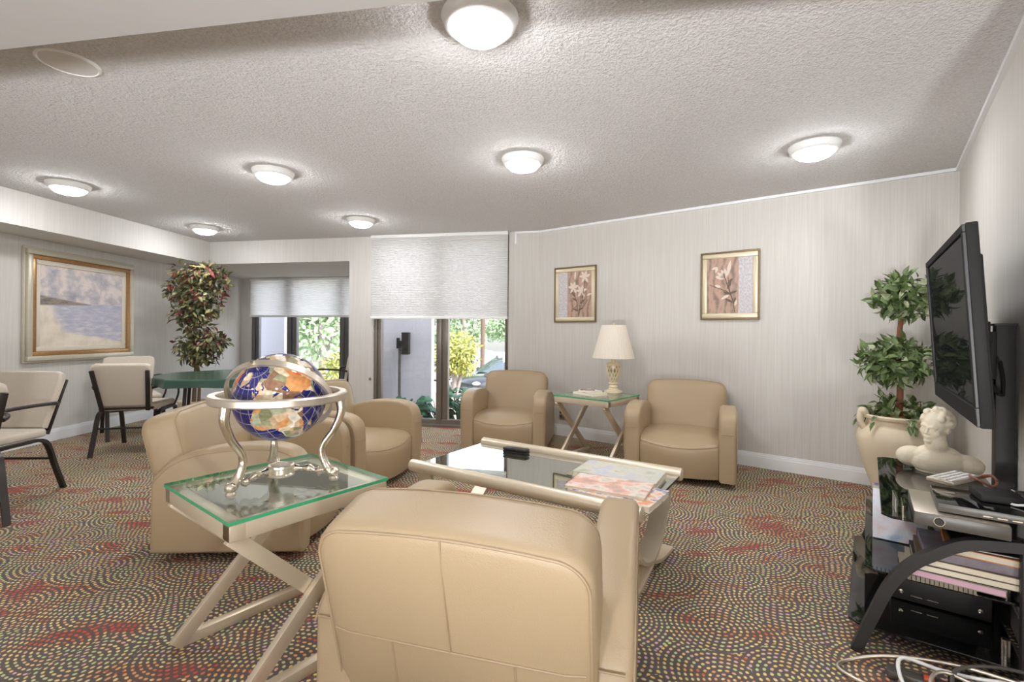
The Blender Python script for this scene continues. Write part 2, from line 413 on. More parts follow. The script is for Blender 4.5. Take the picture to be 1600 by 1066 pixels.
# wall outlet and the little chain knob on the pier
d = (Vector(C2)-Vector(C1)).normalized(); az = math.atan2(d.y, d.x)
t = thing('wall_outlet', 'silver electrical outlet plate low on the wall behind the lamp table', 'outlet', (.607, 5.542, .19), az)
bm = B(); box(bm, -.06, .06, -.008, .002, 0, .115, .003); obj('plate', bm, 'silver_soft', t)
bm = B(); [box(bm, x-.018, x+.018, -.012, -.006, z, z+.032, .003) for x in (-.028, .028) for z in (.02, .064)]; obj('socket', bm, 'grey_plastic', t)
t = thing('cord_cleat', 'small brown shade cord cleat on the edge of the wall pier', 'cleat', (-1.845, onback(-1.845), .565), az*.3)
bm = B(); box(bm, -.012, .012, -.02, .002, 0, .035, .005); obj('cleat_body', bm, 'bronze', t)

# ------------------------------------------------------------------ ceiling lights and speaker
LIGHTS = [(-.135, 1.86, 'round flush ceiling light with a wide rim, largest in view, over the foreground armchair'),
          (.068, 3.372, 'round flush ceiling light above the glass coffee table, between two others in a row'),
          (1.97, 3.103, 'round flush ceiling light closest to the television wall'),
          (-1.867, 3.684, 'round flush ceiling light above the armchair beside the globe'),
          (-3.80, 4.05, 'round flush ceiling light beside the soffit above the large seascape'),
          (-3.70, 5.691, 'round flush ceiling light at the inner corner of the soffit near the ficus'),
          (-1.681, 5.239, 'round flush ceiling light in front of the wall pier and window shade')]
def ceiling_light(x, y, label, group):
    t = thing('ceiling_light', label, 'ceiling light', (x, y, H), 0, group)
    bm = B(); lathe(bm, [(.150, 0), (.152, -.008), (.148, -.014), (.145, -.02), (.142, -.034), (.135, -.042), (.122, -.047), (.116, -.044), (.116, -.02)], 48, cap=False); obj('rim', bm, 'white', t)
    bm = B(); lathe(bm, [(.118, -.030), (.117, -.044), (.110, -.058), (.092, -.074), (.062, -.085), (.03, -.090), (.0005, -.0915)], 36, cap=False); obj('diffuser', bm, 'lamp', t)
    return t
L0 = ceiling_light(*LIGHTS[0], 'round flush ceiling lights')
for x, y, lb in LIGHTS[1:]: dup(L0, (x, y, H), 0, lb)
for x in (-3.7, -2.0, -.1, 1.6, 3.2):  # extra lights added out of view to brighten the room
    for y in (-.9, -2.6):
        if x == 3.2 and y > -2: continue
        o = dup(L0, (x, y, H), 0, 'round flush ceiling light added as unseen fill behind the camera'); o['group'] = 'added ceiling lights behind the camera'
t = thing('ceiling_speaker', 'flat white round speaker grille set flush in the ceiling', 'speaker', (-2.07, 2.20, H))
bm = B(); lathe(bm, [(.118, 0), (.118, -.006), (.108, -.010), (.104, -.006)], 40, cap=False); obj('rim', bm, 'white', t)
bm = B(); lathe(bm, [(.105, -.004), (.104, -.007), (.0005, -.009)], 40, cap=False); obj('grille', bm, simple('speaker_grille_paint', (218, 215, 213), .8, var=.02), t)

def fill(x, y, aim, label, watts):  # lamps added behind the camera only to brighten the visible ceiling
    t = thing('added_fill_lamp', label, 'fill', (x, y, 0), 0, 'added fill lamps behind the camera')
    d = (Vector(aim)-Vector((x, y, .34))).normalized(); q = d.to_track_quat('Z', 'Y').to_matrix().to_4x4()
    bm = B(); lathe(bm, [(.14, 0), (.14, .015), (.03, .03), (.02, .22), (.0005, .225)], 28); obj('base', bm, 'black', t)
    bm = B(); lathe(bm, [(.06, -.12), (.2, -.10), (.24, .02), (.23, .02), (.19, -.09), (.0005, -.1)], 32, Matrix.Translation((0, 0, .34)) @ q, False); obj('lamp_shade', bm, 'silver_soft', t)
    ld = bpy.data.lights.new('fill_lamp_light', 'AREA'); ld.shape = 'DISK'; ld.size = .4; ld.energy = watts; ld.spread = math.radians(56); ld.color = (.97, .98, 1.)
    lo = bpy.data.objects.new('fill_emitter', ld); C.objects.link(lo); lo.parent = t
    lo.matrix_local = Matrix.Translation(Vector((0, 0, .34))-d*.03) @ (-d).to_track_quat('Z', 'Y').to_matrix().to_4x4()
for x, y, aim, lb in ((-3.6, -2.8, (-1.6, 3.3, 3.3), 'floor uplight lamp added out of view behind the camera by the left wall'), (-2.2, -3.0, (2.2, 3.3, 3.3), 'second floor uplight lamp added out of view behind the camera from the left wall'),
                      (-.6, -3.2, (1.6, 3.3, 3.3), 'third floor uplight lamp added out of view behind the camera from the left wall'), (1.4, -3.0, (-2.6, 3.3, 3.3), 'floor uplight lamp added out of view behind the camera farthest from the left wall')):
    fill(x, y, aim, lb, 21.)

# ------------------------------------------------------------------ armchairs
def arc_pts(ps, k=5): return [tuple(v) for v in smooth_path([(a, b, 0) for a, b in ps], k)]
def armchair(label):
    t = thing('armchair', label, 'armchair', (0, 0, 0), 0, 'beige leather tub armchairs')
    prof = [(.40, .05), (.405, .25)] + [(a, b) for a, b, _ in arc_pts([(.405, .42), (.395, .515), (.345, .578), (.23, .608), (.05, .606), (-.13, .580), (-.26, .532), (-.345, .455)])] + [(-.365, .42), (-.37, .05)]
    for s in (-1, 1):
        bm = B(); x0, x1 = (.300, .43) if s > 0 else (-.43, -.300)
        prism(bm, prof, x0, x1, 'x', .026, 4)
        arm = obj('arm', bm, 'leather', t)
        bm = B()
        edge = [(a, b) for a, b in prof[1:-1]]
        tube(bm, [(s*.4285, a*.985, b-.024) for a, b in edge], .0032, 6)
        tube(bm, [(x0+.02, .406, .425), (x1-.02, .406, .425)], .003, 6)
        tube(bm, [(x0+.02, -.371, .42), (x1-.02, -.371, .42)], .003, 6)
        obj('piping', bm, 'leather_dark', arm)
    # seat: bulging front, domed top
    prof = [(-.2, .06), (.36, .06), (.375, .12), (.385, .22), (.385, .29), (.375, .325), (.35, .348), (.30, .362), (.15, .37), (-.2, .355)]
    bm = B(); nx = 12; rings = []
    for i in range(nx+1):
        x = -.298+.596*i/nx; q = 1-(x/.298)**2
        rings.append([bm.verts.new((x, y+(.06*q if y > .3 else 0), z+((-.028 if y > .345 else .016)*q if z > .28 else 0))) for y, z in prof])
    for a, b in zip(rings, rings[1:]):
        for k in range(len(prof)): bm.faces.new((a[k], a[(k+1) % len(prof)], b[(k+1) % len(prof)], b[k]))
    bm.faces.new(rings[0]); bm.faces.new(rings[-1][::-1])
    seat = obj('seat', bm, 'leather', t, smooth=50)
    bm = B(); tube(bm, [(-.296+.592*i/nx, (.377)+.06*(1-((-.298+.596*i/nx)/.298)**2), .322-.028*(1-((-.298+.596*i/nx)/.298)**2)) for i in range(nx+1)], .003, 6); obj('piping', bm, 'leather_dark', seat)
    # backrest: rounded slab, reclined
    def outline(w, z0, z1, r, inset):
        pts = []; w2 = w/2-inset; z0 += inset; z1 -= inset; r = max(.02, r-inset*.6)
        N = 8
        for i in range(N+1): a = PI/2*i/N; pts.append((w2-r+r*math.cos(a), z1-r+r*math.sin(a)))
        for i in range(1, 8): x = (w2-r)*(1-2*i/8); pts.append((x, z1+.014*(1-(x/(w2-r+.001))**2)))
        for i in range(N+1): a = PI/2+PI/2*i/N; pts.append((-w2+r+r*math.cos(a), z1-r+r*math.sin(a)))
        pts += [(-w2, z1-r-(z1-r-z0)*k/6) for k in range(1, 7)]
        pts += [(-w2+2*w2*k/8, z0) for k in range(1, 8)]
        pts += [(w2, z0+(z1-r-z0)*k/6) for k in range(0, 6)]
        return pts
    tilt = Matrix.Translation((0, -.27, .30)) @ Matrix.Rotation(math.radians(15), 4, 'X')
    layers = [(.085, .105), (.03, .098), (.008, .08), (0, .055), (0, -.06), (.003, -.085), (.012, -.096), (.03, -.101), (.075, -.108)]
    bm = B(); rings = []
    for ins, y in layers: rings.append([bm.verts.new((x, y, z)) for x, z in outline(.70, -.12, .465, .088, ins)])
    n = len(rings[0])
    for a, b in zip(rings, rings[1:]):
        for k in range(n): bm.faces.new((a[k], a[(k+1) % n], b[(k+1) % n], b[k]))
    bm.faces.new(rings[0][::-1]); bm.faces.new(rings[-1])
    xform(bm, bm.verts, tilt)
    back = obj('backrest', bm, 'leather', t, smooth=60)
    bm = B()
    tube(bm, [(x, -.0965, z) for x, z in outline(.70, -.12, .465, .088, .012)], .0036, 6, True)
    tube(bm, [(x, .081, z) for x, z in outline(.70, -.12, .465, .088, .008)], .0036, 6, True)
    tube(bm, [(0, -.1075, .385), (0, -.110, .25), (0, -.1095, .16)], .0028, 6); tube(bm, [(0, -.098, .467), (0, -.103, .44), (0, -.1075, .385)], .0028, 6)
    tube(bm, [(-.325, -.101, .16), (-.28, -.1085, .16), (0, -.1095, .16), (.28, -.1085, .16), (.325, -.101, .16)], .0034, 6)
    for x in (-.16, .16): tube(bm, [(x, -.1085, .16), (x, -.1085, -.06)], .0028, 6)
    xform(bm, bm.verts, tilt); obj('piping', bm, 'leather_dark', back)
    bm = B(); box(bm, -.31, .31, -.355, -.05, .055, .30, .02, 3); obj('rear_panel', bm, 'leather', t)
    bm = B(); lathe(bm, [(.26, .0), (.26, .022), (.24, .03), (.10, .034), (.10, .07)], 40); obj('swivel_base', bm, 'dark_metal', t)
    return t
ch = armchair('beige leather armchair seen from behind in the foreground, in front of the coffee table')
fA = (.27, .963); ch.location = (-.03, 1.545, 0); ch.rotation_euler[2] = face(fA)
dup(ch, (-1.50, 2.86, 0), face((1, .05)), 'beige leather armchair directly behind the globe table, facing the coffee table')
dup(ch, (-1.31, 3.87, 0), face((.93, -.37)), 'beige leather armchair between the globe and the window, seen from its side')
dup(ch, (-.01, 5.06, 0), face((-.2, -.97)), 'beige leather armchair standing in front of the window with the car outside')
dup(ch, (1.50, 4.15, 0), face((-.42, -.91)), 'beige leather armchair just right of the lamp table, against the long wall')

# ------------------------------------------------------------------ side tables with crossed legs
def side_table(name, label, a, b, z=.62, group='champagne side tables with crossed legs'):
    """square top; a = centre, b = unit vector of the edge that the leg frames cross"""
    t = thing(name, label, 'side table', (a[0], a[1], 0), math.atan2(b[1], b[0]), group)
    h = .288
    bm = B()
    for x in (-1, 1):
        box(bm, *sorted((x*h, x*(h-.05))), -h, h, z-.066, z-.014, .003); box(bm, -h, h, *sorted((x*h, x*(h-.05))), z-.066, z-.014, .003)
    obj('top_frame', bm, 'champagne', t)
    bm = B(); box(bm, -h+.05, h-.05, -h+.05, h-.05, z-.03, z-.0145); obj('mirror_panel', bm, 'mirror', t)
    bm = B(); box(bm, -h-.004, h+.004, -h-.004, h+.004, z-.012, z)
    for f in bm.faces: f.material_index = 0 if abs(f.normal.z) > .9 else 1
    obj('glass_top', bm, ['tableglass', 'glassedge'], t, smooth=None)
    for y in (-1, 1):
        yy = y*(h-.032)
        bm = B(); L = h-.022
        bar(bm, (-L, yy-.014, .015), (L, yy-.014, z-.064), .05, .026, (0, 1, 0), .002); obj('leg', bm, 'champagne', t)
        bm = B(); bar(bm, (L, yy+.014, .015), (-L, yy+.014, z-.064), .05, .026, (0, 1, 0), .002); obj('leg', bm, 'champagne', t)
        bm = B(); box(bm, -h+.03, h-.03, yy-.02, yy+.02, .001, .04, .002); obj('foot_bar', bm, 'champagne', t)
    return t
# edge along which the X is spread
e = Vector((.355, .452)).normalized()
tf = side_table('side_table', 'champagne side table with glass top in the foreground carrying the globe', (-.898, 1.835), e)
e = Vector((.321, .36)).normalized()
dup(tf, (.81, 4.49, 0), math.atan2(e.y, e.x), 'champagne glass-topped side table by the wall under the table lamp')

# ------------------------------------------------------------------ gemstone globe
GX, GY, GZ = -.895, 1.835, .62
g = thing('gemstone_globe', 'blue gemstone world globe on a three legged silver stand on the foreground table', 'globe', (GX, GY, GZ))
ctr = Vector((0, 0, .325)); RG = .168
tv = (Vector((0, 0, 1.2))-Vector((GX, GY, GZ+.325))).normalized(); rv = Vector((0, 0, 1)).cross(tv).normalized(); rv = rv if rv.x > 0 else -rv; uv_ = tv.cross(rv); uv_ = uv_ if uv_.z > 0 else -uv_
cam = lambda r, u, t_: (rv*r+uv_*u+tv*t_)
Nn = cam(-.455, .64, .621).normalized()
e40 = (tv-Nn*tv.dot(Nn)).normalized(); e130 = Nn.cross(e40)
x0 = e40*math.cos(math.radians(38))-e130*math.sin(math.radians(38)); y0 = e40*math.sin(math.radians(38))+e130*math.cos(math.radians(38))
POLY = [[(-17,15),(-16,21),(-10,29),(-6,35),(10,37),(11,33),(20,31),(32,31),(35,28),(37,21),(43,12),(51,12),(42,-2),(40,-10),(35,-20),(32,-28),(27,-34),(19,-34),(15,-27),(12,-17),(13,-6),(9,4),(-4,5),(-9,5)],
 [(-9,37),(-9,43),(-1,44),(-4,48),(3,51),(9,54),(11,57),(6,58),(5,62),(14,68),(26,71),(41,67),(55,69),(70,73),(100,77),(130,73),(160,70),(180,68),(170,60),(160,60),(162,54),(156,58),(140,55),(140,48),(130,42),(127,35),(121,38),(122,30),(115,22),(108,20),(106,10),(100,14),(103,2),(98,10),(94,17),(88,22),(80,15),(77,8),(72,19),(66,25),(57,26),(52,28),(48,30),(51,25),(56,25),(59,21),(45,13),(39,21),(35,29),(36,36),(27,37),(26,40),(23,37),(19,42),(13,45),(18,40),(16,38),(10,44),(3,42),(-2,37)],
 [(-5,50),(1,51),(0,53),(-2,56),(-5,58),(-5,54)], [(-45,60),(-20,70),(-18,80),(-40,83),(-65,80),(-55,70)], [(-24,64),(-14,64),(-15,67),(-23,66)],
 [(-165,62),(-160,70),(-130,70),(-95,72),(-80,68),(-65,60),(-56,52),(-66,44),(-75,38),(-81,26),(-90,30),(-97,26),(-95,17),(-83,9),(-100,17),(-110,24),(-122,36),(-125,48),(-140,59)],
 [(-78,8),(-60,10),(-50,0),(-35,-6),(-40,-22),(-55,-34),(-65,-45),(-70,-54),(-75,-45),(-70,-20),(-81,-5)], [(114,-22),(130,-12),(136,-15),(142,-11),(153,-27),(148,-38),(135,-34),(115,-34)],
 [(44,-25),(47,-25),(50,-15),(44,-17)], [(130,32),(140,36),(145,44),(140,42),(136,36)], [(96,5),(105,-5),(115,-8),(104,-6)], [(109,1),(117,6),(116,-4),(110,-3)]]
SEAS = [[(50,37),(54,37),(54,45),(51,47),(47,45)], [(28,42),(41,42),(37,46),(31,46)], [(17,55),(22,58),(24,65),(20,63),(17,59)]]
def inside(p, poly):
    x, y = p; r = False; n = len(poly)
    for i in range(n):
        (x1, y1), (x2, y2) = poly[i], poly[i-1]
        if (y1 > y) != (y2 > y) and x < (x2-x1)*(y-y1)/(y2-y1)+x1: r = not r
    return r
PAL = [(216, 150, 92), (140, 142, 104), (226, 212, 184), (206, 178, 128), (164, 172, 146), (140, 104, 80), (230, 222, 206), (214, 112, 66), (190, 160, 128), (132, 134, 100), (216, 186, 154), (146, 150, 116), (222, 204, 168)]
rs = random.Random(11); SEED = []
for i in range(330):
    z = rs.uniform(-1, 1); a = rs.uniform(-PI, PI); q = math.sqrt(1-z*z); SEED.append((Vector((q*math.cos(a), q*math.sin(a), z)), rs.choice(PAL)))
bm = B(); NU, NV = 360, 180; grid = []
for j in range(NV+1):
    la = -PI/2+PI*j/NV
    grid.append([bm.verts.new(ctr+RG*(x0*math.cos(la)*math.cos(2*PI*i/NU)+y0*math.cos(la)*math.sin(2*PI*i/NU)+Nn*math.sin(la))) for i in range(NU)] if 0 < j < NV else [bm.verts.new(ctr+RG*Nn*math.sin(la))])
cl = bm.loops.layers.float_color.new('gem')
for j in range(NV):
    for i in range(NU):
        lon = (i+.5)*360/NU; lon = lon-360 if lon > 180 else lon; lat = -90+(j+.5)*180/NV
        if j == 0: f = bm.faces.new((grid[0][0], grid[1][(i+1) % NU], grid[1][i]))
        elif j == NV-1: f = bm.faces.new((grid[j][i], grid[j][(i+1) % NU], grid[NV][0]))
        else: f = bm.faces.new((grid[j][i], grid[j][(i+1) % NU], grid[j+1][(i+1) % NU], grid[j+1][i]))
        jit = (lon+1.6*mnoise.noise((lon*.13, lat*.13, 3.)), lat+1.6*mnoise.noise((lon*.13, lat*.13, 9.)))
        land = any(inside(jit, p) for p in POLY) and not any(inside(jit, p) for p in SEAS) or lat < -72
        c = (32, 32, 104)
        if land:
            v = Vector((math.cos(math.radians(lat))*math.cos(math.radians(lon)), math.cos(math.radians(lat))*math.sin(math.radians(lon)), math.sin(math.radians(lat))))
            c = max(SEED, key=lambda s: s[0].dot(v))[1]
            w = mnoise.noise(v*14.)*.16+1; c = tuple(max(0, min(255, x*w)) for x in c)
        elif i % 15 == 0 or (j % 15 == 0): c = (150, 144, 150)
        else:
            w = 1+.5*mnoise.noise((lon*.3, lat*.3, 1.)); c = tuple(min(255, x*w) for x in c)
        for lp in f.loops: lp[cl] = lin(c)
tg = NT('gemstone_inlay'); va = tg.n('ShaderNodeVertexColor', layer_name='gem'); M['gem'] = tg.pbr(va.outputs[0], .1, 0., None, **{'Coat Weight': .6, 'Coat Roughness': .03})
obj('globe_ball', bm, 'gem', g, smooth=180)
# meridian ring (full circle) and its pivots
ra, rb = cam(.945, -.33, 0), cam(.33*.59, .945*.59, .807)
bm = B()
nr = ra.cross(rb).normalized()
ring = [ctr+.190*(ra*math.cos(2*PI*i/72)+rb*math.sin(2*PI*i/72)) for i in range(72)]
tube(bm, ring, .0085, 4, True, .55, 1.5, up=nr, square=True); obj('meridian_ring', bm, 'silver_soft', g)
for s, nm in ((1, 'pivot'), (-1, 'pivot')):
    bm = B(); tube(bm, [ctr+Nn*s*.165, ctr+Nn*s*.205], [.006, .008], 10); obj(nm, bm, 'silver', g)
# horizon ring
bm = B(); RH = .228
prism_pts = []
lathe(bm, [(RH-.014, .317), (RH-.012, .313), (RH+.012, .313), (RH+.016, .318), (RH+.016, .338), (RH+.012, .343), (RH-.012, .343), (RH-.014, .339), (RH-.014, .317)], 72, cap=False); obj('horizon_ring', bm, 'silver_soft', g)
for an in (-112, 2, 124):
    a = math.radians(an); u = Vector((math.cos(a), math.sin(a), 0))
    pth = smooth_path([u*r+Vector((0, 0, z)) for r, z in ((RH, .315), (RH+.004, .265), (RH-.022, .20), (RH-.06, .145), (RH-.068, .105), (RH-.05, .06), (RH-.026, .03))], 5)
    bm = B(); n = len(pth); tube(bm, pth, [.019-.006*math.sin(PI*i/(n-1)) for i in range(n)], 12)
    ball(bm, u*(RH-.022)+Vector((0, 0, .034)), .021, 1, 1, .9); lg = obj('leg', bm, 'silver', g)
    bm = B(); lathe(bm, [(.010, .0), (.016, .004), (.018, .012), (.013, .02)], 16, Matrix.Translation(u*(RH-.022))); obj('foot', bm, 'silver', lg)
    bm = B(); p2 = smooth_path([u*(RH-.04)+Vector((0, 0, .055)), u*.15+Vector((0, 0, .038)), u*.10+Vector((0, 0, .05)), u*.03+Vector((0, 0, .045))], 6)
    tube(bm, p2, [.013+.005*math.sin(i*1.3) for i in range(len(p2))], 10); obj('stretcher', bm, 'silver', g)
bm = B(); lathe(bm, [(.0005, .022), (.03, .024), (.046, .028), (.047, .034), (.043, .038), (.043, .056), (.047, .06), (.046, .068), (.040, .070), (.038, .066), (.0005, .065)], 40, Matrix.Translation((.015, -.02, 0))); obj('compass', bm, 'silver_soft', g)

# ------------------------------------------------------------------ coffee table
ax = Vector((1.131, -.734)).normalized()
ct = thing('coffee_table', 'long glass coffee table with champagne rolled rails and curved crossing legs', 'coffee table', (.181, 2.655, 0), math.atan2(ax.y, ax.x))
LT, WT, ZT = .675, .345, .43
for s in (-1, 1):
    bm = B(); tube(bm, [(-LT, s*WT, ZT+.004), (-LT+.005, s*WT, ZT+.004), (LT-.005, s*WT, ZT+.004), (LT, s*WT, ZT+.004)], [.026, .034, .034, .026], 20)
    obj('rail', bm, 'champagne', ct)
    # curved leg bands: two crossing at each end
bm = B(); box(bm, -LT+.01, LT-.01, -WT+.012, WT-.012, ZT-.008, ZT+.004)
for f in bm.faces: f.material_index = 0 if abs(f.normal.z) > .9 else 1
obj('glass_top', bm, ['coffeeglass', 'black_satin'], ct, smooth=None)
for e_, x in enumerate((-LT+.10, LT-.10)):
    for s in (-1, 1):
        xo = x+(.0 if s > 0 else 0)
        pth = smooth_path([(xo, s*WT, ZT-.005), (xo, s*(WT-.03), .33), (xo, s*(WT-.11), .215), (xo, s*.13, .125), (xo, 0, .075 if s > 0 else .082), (xo, -s*.14, .036), (xo, -s*.30, .016), (xo, -s*.365, .014)], 5)
        bm = B(); tube(bm, pth, .0085, 4, False, 5.6, 1., up=(0, 0, 1) if False else (0, 1, 0), square=True)
        obj('leg', bm, 'champagne', ct)
# dark sunglasses case at the far end, magazines at the near end
cz = ct.matrix_basis @ Vector((0, 0, 0))
zt = ZT+.0045
def on_ct(x, y): a = ax; return (.181+a.x*x-a.y*y, 2.655+a.y*x+a.x*y)
x, y = on_ct(-.32, .22)
t = thing('eyeglass_case', 'slim dark eyeglass case lying on the coffee table by the far rail', 'eyeglass case', (x, y, zt), math.atan2(ax.y, ax.x)+.08)
bm = B(); box(bm, -.085, .085, -.03, .03, 0, .016, .008, 3); obj('lower_shell', bm, 'black', t)
bm = B(); box(bm, -.085, .085, -.03, .03, .0165, .034, .013, 4); obj('lid', bm, 'dark_metal', t)
def cover(name, stops, scale, seed):
    t = NT(name); v = t.coord('Object'); v = t.vmath('ADD', v, (seed, seed*.7, 0.))
    f = t.noise(v, scale, 4., .6)
    return t.pbr(t.ramp(f, stops), .3)
mk('cov_a', cover('magazine_cover_green', [(.3, (178, 186, 160)), (.45, (216, 214, 198)), (.6, (196, 200, 212)), (.75, (236, 230, 220))], 9., 2.))
mk('cov_b', cover('magazine_cover_coral', [(.3, (176, 168, 156)), (.45, (232, 176, 158)), (.55, (238, 226, 214)), (.7, (200, 196, 176))], 11., 5.))
mk('cov_c', cover('magazine_cover_orange', [(.35, (228, 150, 96)), (.5, (236, 228, 216)), (.62, (130, 124, 160))], 16., 9.))
mk('cov_d', cover('book_cover_purple', [(.3, (112, 104, 116)), (.6, (146, 136, 142))], 12., 3.))
mk('cov_e', cover('magazine_cover_blue', [(.3, (150, 186, 226)), (.48, (226, 232, 240)), (.62, (230, 214, 220)), (.75, (214, 150, 90))], 10., 13.))
mk('pink', simple('pink_page_edge', (216, 176, 192), .8, var=.05)); mk('orange', simple('orange_board', (222, 140, 74), .6, var=.08)); mk('tan', simple('grey_tan_board', (150, 140, 122), .7, var=.06))
def booklet(name, label, cat, w, l, th, mat, loc, rz, group=None, hard=False, pages='paper', parent_rot=None):
    t = thing(name, label, cat, loc, rz, group)
    c = .0022 if hard else .0012
    bm = B(); box(bm, -w/2+.003, w/2-.004, -l/2+.003, l/2-.003, c, th-c); obj('pages', bm, pages, t)
    bm = B(); box(bm, -w/2, w/2, -l/2, l/2, 0, c); box(bm, -w/2, w/2, -l/2, l/2, th-c, th); box(bm, -w/2, -w/2+.002, -l/2, l/2, 0, th); obj('cover', bm, mat, t)
    return t
rzc = math.atan2(ax.y, ax.x)
x, y = on_ct(.40, .12)
booklet('magazine', 'thick pale green magazine on the coffee table along the far rail', 'magazine', .44, .26, .030, 'cov_a', (x, y, zt), rzc+.06, 'magazines on the coffee table')
x, y = on_ct(.50, -.17)
booklet('magazine', 'white and orange covered magazine under the coral one on the coffee table', 'magazine', .40, .27, .026, 'cov_c', (x, y, zt), rzc-.05, 'magazines on the coffee table')
x, y = on_ct(.45, -.15)
booklet('magazine', 'coral pictured magazine lying on top of the magazine pile at the table end', 'magazine', .38, .23, .012, 'cov_b', (x, y, zt+.0262), rzc+.10, 'magazines on the coffee table')
x, y = on_ct(.20, .03)
t = tag(obj('stone_coaster', (lambda b: (lathe(b, [(.0005, 0), (.05, 0), (.054, .003), (.05, .007), (.0005, .007)], 24, Matrix.Diagonal((1.2, .8, 1, 1))), b)[1])(B()), 'tan', None, (x, y, zt)), 'small grey oval coaster on the coffee table beside the magazines', 'coaster')

# ------------------------------------------------------------------ table lamp, book and pen on the far side table
la = thing('table_lamp', 'ivory table lamp with pleated white shade on the side table by the wall', 'table lamp', (1.0, 4.66, .6205))
bm = B(); lathe(bm, [(.085, 0), (.088, .006), (.085, .018), (.072, .022), (.05, .03), (.04, .045), (.045, .055), (.038, .065), (.032, .08), (.046, .088), (.046, .096), (.03, .104)], 32); obj('base', bm, 'ivory', la)
bm = B(); lathe(bm, [(.02, .10), (.034, .12), (.05, .16), (.06, .21), (.062, .25), (.058, .268), (.05, .272)], 24); obj('inner_vase', bm, 'silver', la)
bm = B()
for i in range(12):
    for s in (-1, 1):
        tube(bm, [((r+.004)*math.cos(2*PI*(i/12)+s*w*.52), (r+.004)*math.sin(2*PI*(i/12)+s*w*.52), z) for r, z, w in ((.026, .104, -1.), (.038, .135, -.5), (.052, .17, 0), (.06, .215, .5), (.064, .262, 1.))], .0052, 6)
obj('lattice', bm, 'ivory', la)
bm = B(); lathe(bm, [(.062, .262), (.068, .266), (.068, .282), (.06, .288), (.025, .296), (.018, .32), (.018, .345), (.012, .35)], 28); obj('collar', bm, 'ivory', la)
bm = B(); n = 96
rg = []
for r0, r1, z in ((.202, .003, .338), (.116, .002, .662)):
    rg.append([bm.verts.new(((r0+r1*(i % 2))*math.cos(2*PI*i/n), (r0+r1*(i % 2))*math.sin(2*PI*i/n), z)) for i in range(n)])
for i in range(n): bm.faces.new((rg[0][i], rg[0][(i+1) % n], rg[1][(i+1) % n], rg[1][i]))
obj('lamp_shade', bm, m_translucent('ivory_pleated_shade', (248, 240, 226), .3), la, smooth=5)
bm = B(); lathe(bm, [(.0005, .682), (.016, .680), (.016, .660), (.0005, .655)], 16); tube(bm, [(0, 0, .34), (0, 0, .66)], .005, 8); tube(bm, [(-.115, 0, .661), (.115, 0, .661)], .0025, 6); obj('harp', bm, 'ivory', la)
booklet('book', 'white notebook lying flat on the side table at the foot of the lamp', 'book', .20, .26, .022, 'paper', (.745, 4.49, .6205), .62, None, True, 'paper')
booklet('book', 'small cream book lying on the white notebook beside the lamp', 'book', .14, .19, .016, 'white', (.75, 4.50, .6430), .5, None, True, 'paper')
t = thing('pen', 'reddish brown pen lying on top of the books beside the lamp', 'pen', (.72, 4.485, .664), -.3)
bm = B(); tube(bm, [(-.07, 0, 0), (-.06, 0, 0), (.06, 0, 0), (.07, 0, 0)], [.002, .0048, .0048, .003], 10); obj('barrel', bm, 'stem_red', t)
bm = B(); bar(bm, (.02, 0, .006), (.062, 0, .006), .003, .0015); obj('clip', bm, 'silver', t)

# ------------------------------------------------------------------ framed pictures
def picture(name, label, cat, p, q, z0, z1, rings, inner, group=None, back=.0):
    """framed picture on a wall; p->q along the wall as seen left to right; rings: (width, depth, material)"""
    p, q = Vector(p), Vector(q); d = (q-p).normalized(); L = (q-p).length
    t = thing(name, label, cat, (p.x, p.y, z0), math.atan2(d.y, d.x), group)
    Hh = z1-z0; o = 0.
    for k, (w, dep, mt, nm) in enumerate(rings):
        bm = B(); y0, y1 = -dep, -.002
        for (xa, xb, za, zb) in ((o, L-o, o, o+w), (o, L-o, Hh-o-w, Hh-o), (o, o+w, o+w, Hh-o-w), (L-o-w, L-o, o+w, Hh-o-w)): box(bm, xa, xb, y0, y1, za, zb, min(.006, w*.3), 2)
        obj(nm, bm, mt, t); o += w
    bm = B(); box(bm, o, L-o, -.016, -.004, o, Hh-o); pr = obj('print', bm, inner, t, smooth=None)
    return t, pr, o, L, Hh
